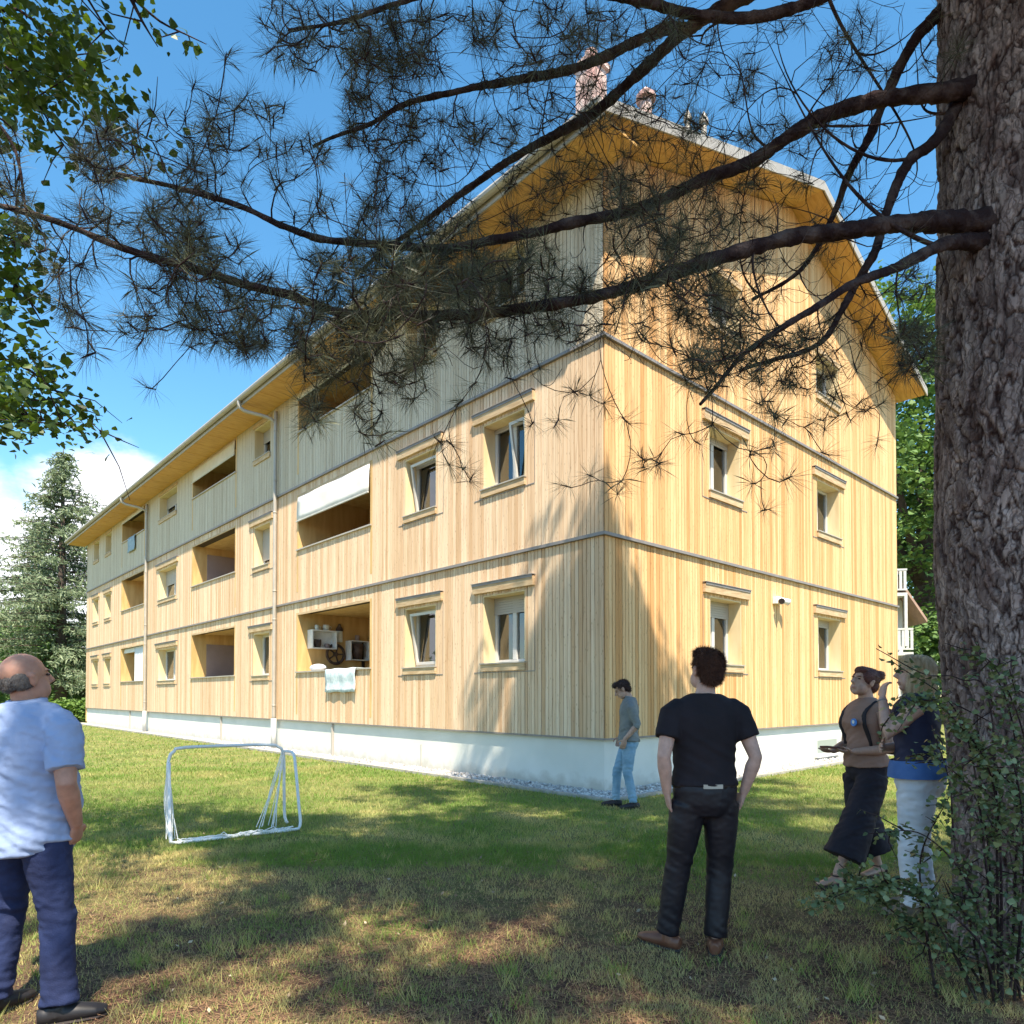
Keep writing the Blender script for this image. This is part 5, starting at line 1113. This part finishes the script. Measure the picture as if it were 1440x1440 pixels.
# 2. man in black
black = mat('black_tee', (.008, .005, .008), .85, (.014, .009, .013), 6); blackp = mat('black_trousers', (.007, .005, .009), .55, (.013, .010, .015), 8)
person('man in a black tee and black trousers standing with both hands in his pockets', (1.13, 4.02, 0), R(3), 1.015, skin_mat('skin_fair', (.55, .34, .27)), TM, (.012, .0, 1.625), (8, 14),
    [dict(s=(.19, -.01, 1.405), e=(.272, -.075, 1.125), w=(.222, -.02, .915), hd=(-.3, .35, -1), palm=(-1, 0, 0), lat=(0, 1, 0), curl=.3), dict(s=(-.19, -.01, 1.405), e=(-.258, -.075, 1.13), w=(-.225, -.02, .915), hd=(.25, .35, -1), palm=(1, 0, 0), lat=(0, 1, 0), curl=.3)],
    [dict(h=(.095, .0, .86), k=(.10, .03, .48), a=(.055, -.01, .09), f=22), dict(h=(-.095, .0, .86), k=(-.145, .04, .48), a=(-.20, .07, .09), f=-42)],
    dict(hem=.955, flare=.006, sleeve=.62, sm=black, pm=blackp, belt=.985, beltm=mat('belt', (.03, .022, .02), .4), shm=mat('brown_shoe', (.12, .045, .025), .4, (.17, .07, .04), 12), leg=(.104, .098, .082, .074, .072, .068, .066), fold=.8, sfold=.7),
    dict(m=mat('brown_hair', (.065, .026, .016), .6, (.12, .05, .028), 50, bump=.5, bscale=140), parts=[((0, -.026, .042), (.083, .096, .086)), ((0, -.062, -.02), (.068, .048, .06)), ((.0, .035, .095), (.062, .055, .034))], amp=.003, str=(120, 120, 80), n=16000, L=.03, lift=.5))
# 3. man by the corner
lj = mat('light_jeans', (.17, .30, .42), .85, (.26, .40, .52), 6, bump=.15, bscale=160); gs = mat('grey_shirt', (.16, .17, .17), .9, (.22, .23, .22), 6)
person('man in a grey shirt and light jeans by the building corner looking down', (1.56, 9.15, 0), R(84), .985, skin_mat('skin_mid', (.52, .33, .25)), TM, (.0, .085, 1.605), (-30, 0),
    [dict(s=(-.185, -.015, 1.40), e=(-.235, -.10, 1.13), w=(-.215, .06, .94), hd=(.1, .3, -1), palm=(1, 0, 0), lat=(0, 1, 0), curl=.3, sleeve=1.15), dict(s=(.185, -.01, 1.40), e=(.225, -.05, 1.13), w=(.21, .1, .95), hd=(-.1, .3, -1), palm=(-1, 0, 0), lat=(0, 1, 0), curl=.3, sleeve=1.15)],
    [dict(h=(.09, .0, .86), k=(.10, .15, .49), a=(.10, .17, .09), f=5), dict(h=(-.09, .0, .86), k=(-.10, .02, .48), a=(-.11, -.055, .09), f=-22)],
    dict(hem=.90, flare=.012, sm=gs, pm=lj, belt=.96, collar=True, shm=mat('dark_shoe', (.02, .016, .02), .6), leg=(.098, .09, .074, .067, .062, .056, .056), fold=1.4, sfold=1.2),
    dict(m=mat('dark_hair', (.035, .018, .016), .6, (.06, .03, .024), 50, bump=.5, bscale=140), parts=[((0, -.026, .042), (.084, .098, .087)), ((0, -.062, -.02), (.068, .046, .06)), ((.0, .045, .095), (.066, .055, .036))], amp=.003, str=(120, 120, 80), L=.03, lift=.5), lean=-.02)
# 4. woman with a bun
tan = mat('brown_top', (.27, .15, .105), .85, (.34, .20, .15), 5); cul = mat('black_culottes', (.012, .008, .014), .8, (.02, .014, .022), 5)
dkhair = mat('auburn_hair', (.075, .022, .016), .5, (.13, .04, .028), 60, bump=.5, bscale=150)
w1, Mh1 = person('woman with a hair bun in a brown top and wide black culottes holding a phone', (2.87, 5.55, 0), R(103), 1.0, skin_mat('skin_tan', (.50, .30, .22)), TW, (.0, .01, 1.605), (17, 4),
    [dict(s=(-.165, -.01, 1.385), e=(-.235, -.04, 1.08), w=(-.10, .20, 1.055), hd=(.5, 1, .03), palm=(.2, 0, 1), lat=(-1, .3, 0), curl=.28, g=1.0, sleeve=0, hk=.92), dict(s=(.165, -.01, 1.385), e=(.23, .0, 1.09), w=(.09, .235, 1.05), hd=(-.35, 1, -.05), palm=(0, .2, 1), lat=(1, .3, 0), curl=.35, sleeve=0, hk=.92)],
    [dict(h=(.09, .0, .86), k=(.10, -.05, .48), a=(.09, -.19, .09), f=-8), dict(h=(-.09, .0, .86), k=(-.10, .17, .485), a=(-.10, .36, .09), f=0)],
    dict(hem=.94, flare=.022, sm=tan, pm=cul, belt=1.03, shm=mat('sandal', (.05, .022, .024), .5), shoe_t='sandal', leg=(.115, .118, .122, .13, .138, .148, .158), cut=.66, fold=1.3, sfold=1.3),
    dict(m=dkhair, parts=[((0, -.022, .044), (.083, .100, .088)), ((0, -.066, -.012), (.070, .052, .068)), ((0, -.125, .095), (.046, .043, .046)), ((0, .045, .086), (.062, .05, .036)), ((.058, .005, .035), (.03, .062, .055)), ((-.058, .005, .035), (.03, .062, .055))], amp=.004, str=(60, 30, 90), flow=(0, -1, .3), lift=.1, rnd=.2))
w1i = w1
def child_box(root, name, m, fn, smooth=True):
    bm = bmesh.new(); fn(bm); return bobj(name, bm, m, root, smooth)
strap_m = mat('black_strap', (.015, .01, .014), .7)
for s in (-1, 1):
    def fy(z, x, sg): g_ = [np.interp(z, [t_[0] for t_ in TW], [t_[k] for t_ in TW]) for k in (1, 2, 3)]; return g_[2] + sg * (g_[1] + .026) * math.sqrt(max(.05, 1 - (x / (g_[0] + .02)) ** 2))
    pts = smooth_path([(s * .135, fy(z, .135, 1), z) for z in (1.10, 1.18, 1.27)] + [(s * .118, fy(z, .118, 1), z) for z in (1.34, 1.39)] + [(s * .112, .0, 1.452), (s * .112, -.07, 1.41), (s * .118, -.125, 1.3)], .03)
    child_box(w1, 'strap', strap_m, lambda bm: tube(bm, pts, (.026, .007), 10, side=(1, 0, 0)))
bg_ = empty('backpack', w1.location, w1.rotation_euler.z); tag(bg_, 'black backpack worn by the woman with the hair bun', 'backpack')
bm = bmesh.new(); tube(bm, [(0, -.20, 1.02), (0, -.205, 1.06), (0, -.215, 1.2), (0, -.205, 1.34), (0, -.19, 1.38)], [(.10, .05), (.14, .085), (.145, .09), (.13, .075), (.08, .04)], 18, side=(1, 0, 0)); remeshed('bag', bm, strap_m, bg_, .012, 5)
bm = bmesh.new(); tube(bm, smooth_path([(-.04, -.18, 1.38), (-.03, -.19, 1.43), (.03, -.19, 1.43), (.04, -.18, 1.38)], .02), .008, 6); bobj('carry_loop', bm, strap_m, bg_, True)
ph = empty('phone', w1.matrix_basis @ Vector((-.0, .335, 1.085)), w1.rotation_euler.z); tag(ph, 'dark phone held flat in the hands of the woman with the bun', 'phone')
bm = bmesh.new(); box(bm, -.075, .075, -.04, .04, -.006, .006); bmesh.ops.bevel(bm, geom=bm.edges[:], offset=.004, segments=2, affect='EDGES'); bobj('case', bm, mat('phone_case', (.10, .02, .02), .4), ph)
bm = bmesh.new(); box(bm, -.069, .069, -.035, .035, .0065, .0075); bobj('screen', bm, M['dark_room'], ph)
bd_ = empty('badge', w1.matrix_basis @ Vector((-.075, .168, 1.285)), w1.rotation_euler.z); tag(bd_, 'round blue badge pinned on the brown top', 'badge')
bm = bmesh.new(); tube(bm, [(0, .0, 0), (0, .008, .0)], [.032, .03], 20); bobj('disc', bm, mat('badge_blue', (.05, .22, .60), .35), bd_)
bm = bmesh.new(); tube(bm, [(0, .0085, .004), (0, .0095, .004)], [.014, .013], 14); bobj('emblem', bm, M['pale_cup'], bd_)
# 5. blonde woman
vest = mat('navy_vest', (.018, .018, .045), .8, (.028, .03, .07), 5); white = mat('white_trousers', (.68, .69, .72), .85, (.58, .60, .64), 5); blonde = mat('blonde_hair', (.52, .35, .18), .45, (.82, .66, .44), 55, stretch=(1, 1, .10), bump=.6, bscale=120)
w2, Mh2 = person('blonde woman in a navy sleeveless vest and white trousers with a hand at her chin', (2.80, 4.72, 0), R(58), 1.03, skin_mat('skin_pale', (.58, .36, .28)), [(z, a_ * 1.1, b_ * 1.12, y) for z, a_, b_, y in TW], (.0, .015, 1.60), (6, 18),
    [dict(s=(-.165, -.01, 1.385), e=(-.22, .16, 1.20), w=(-.10, .20, 1.44), hd=(.25, -.10, 1), palm=(.6, -.8, 0), lat=(.5, .6, 0), curl=.5, sleeve=0, hk=.92), dict(s=(.165, -.01, 1.385), e=(.215, .04, 1.10), w=(.05, .20, 1.10), hd=(-1, .25, 0), palm=(0, -1, 0), lat=(0, 0, 1), curl=.3, sleeve=0, hk=.92)],
    [dict(h=(.09, .0, .86), k=(.10, .02, .48), a=(.10, -.02, .09), f=8), dict(h=(-.09, .0, .86), k=(-.11, .03, .48), a=(-.13, .02, .09), f=-10)],
    dict(hem=.92, flare=.016, sm=vest, pm=white, belt=1.02, shm=mat('sand_shoe', (.20, .15, .11), .7), leg=(.116, .112, .096, .09, .086, .084, .086), fold=1.8, sfold=1.0),
    dict(m=blonde, parts=[((0, -.028, .045), (.088, .10, .088)), ((.05, -.028, -.035), (.048, .085, .115)), ((-.05, -.028, -.035), (.048, .085, .115)), ((0, -.075, -.045), (.085, .055, .12)), ((.0, .03, .09), (.07, .06, .04))], amp=.008, str=(75, 75, 9), n=16000, L=.07, flow=(0, 0, -1), lift=.08, rnd=.1))
child_box(w2, 'vest_hem', mat('denim_blue', (.045, .12, .32), .85, (.08, .17, .40), 9), lambda bm: tube(bm, [(0, -.008, .915), (0, -.006, .97), (0, -.003, 1.03)], [(.238, .19), (.231, .184), (.213, .168)], 28, side=(1, 0, 0), cap=False))
child_box(w2, 'bracelet', M['zinc'], lambda bm: tube(bm, [(-.108, .198, 1.415), (-.105, .199, 1.425)], [.031, .031], 14))
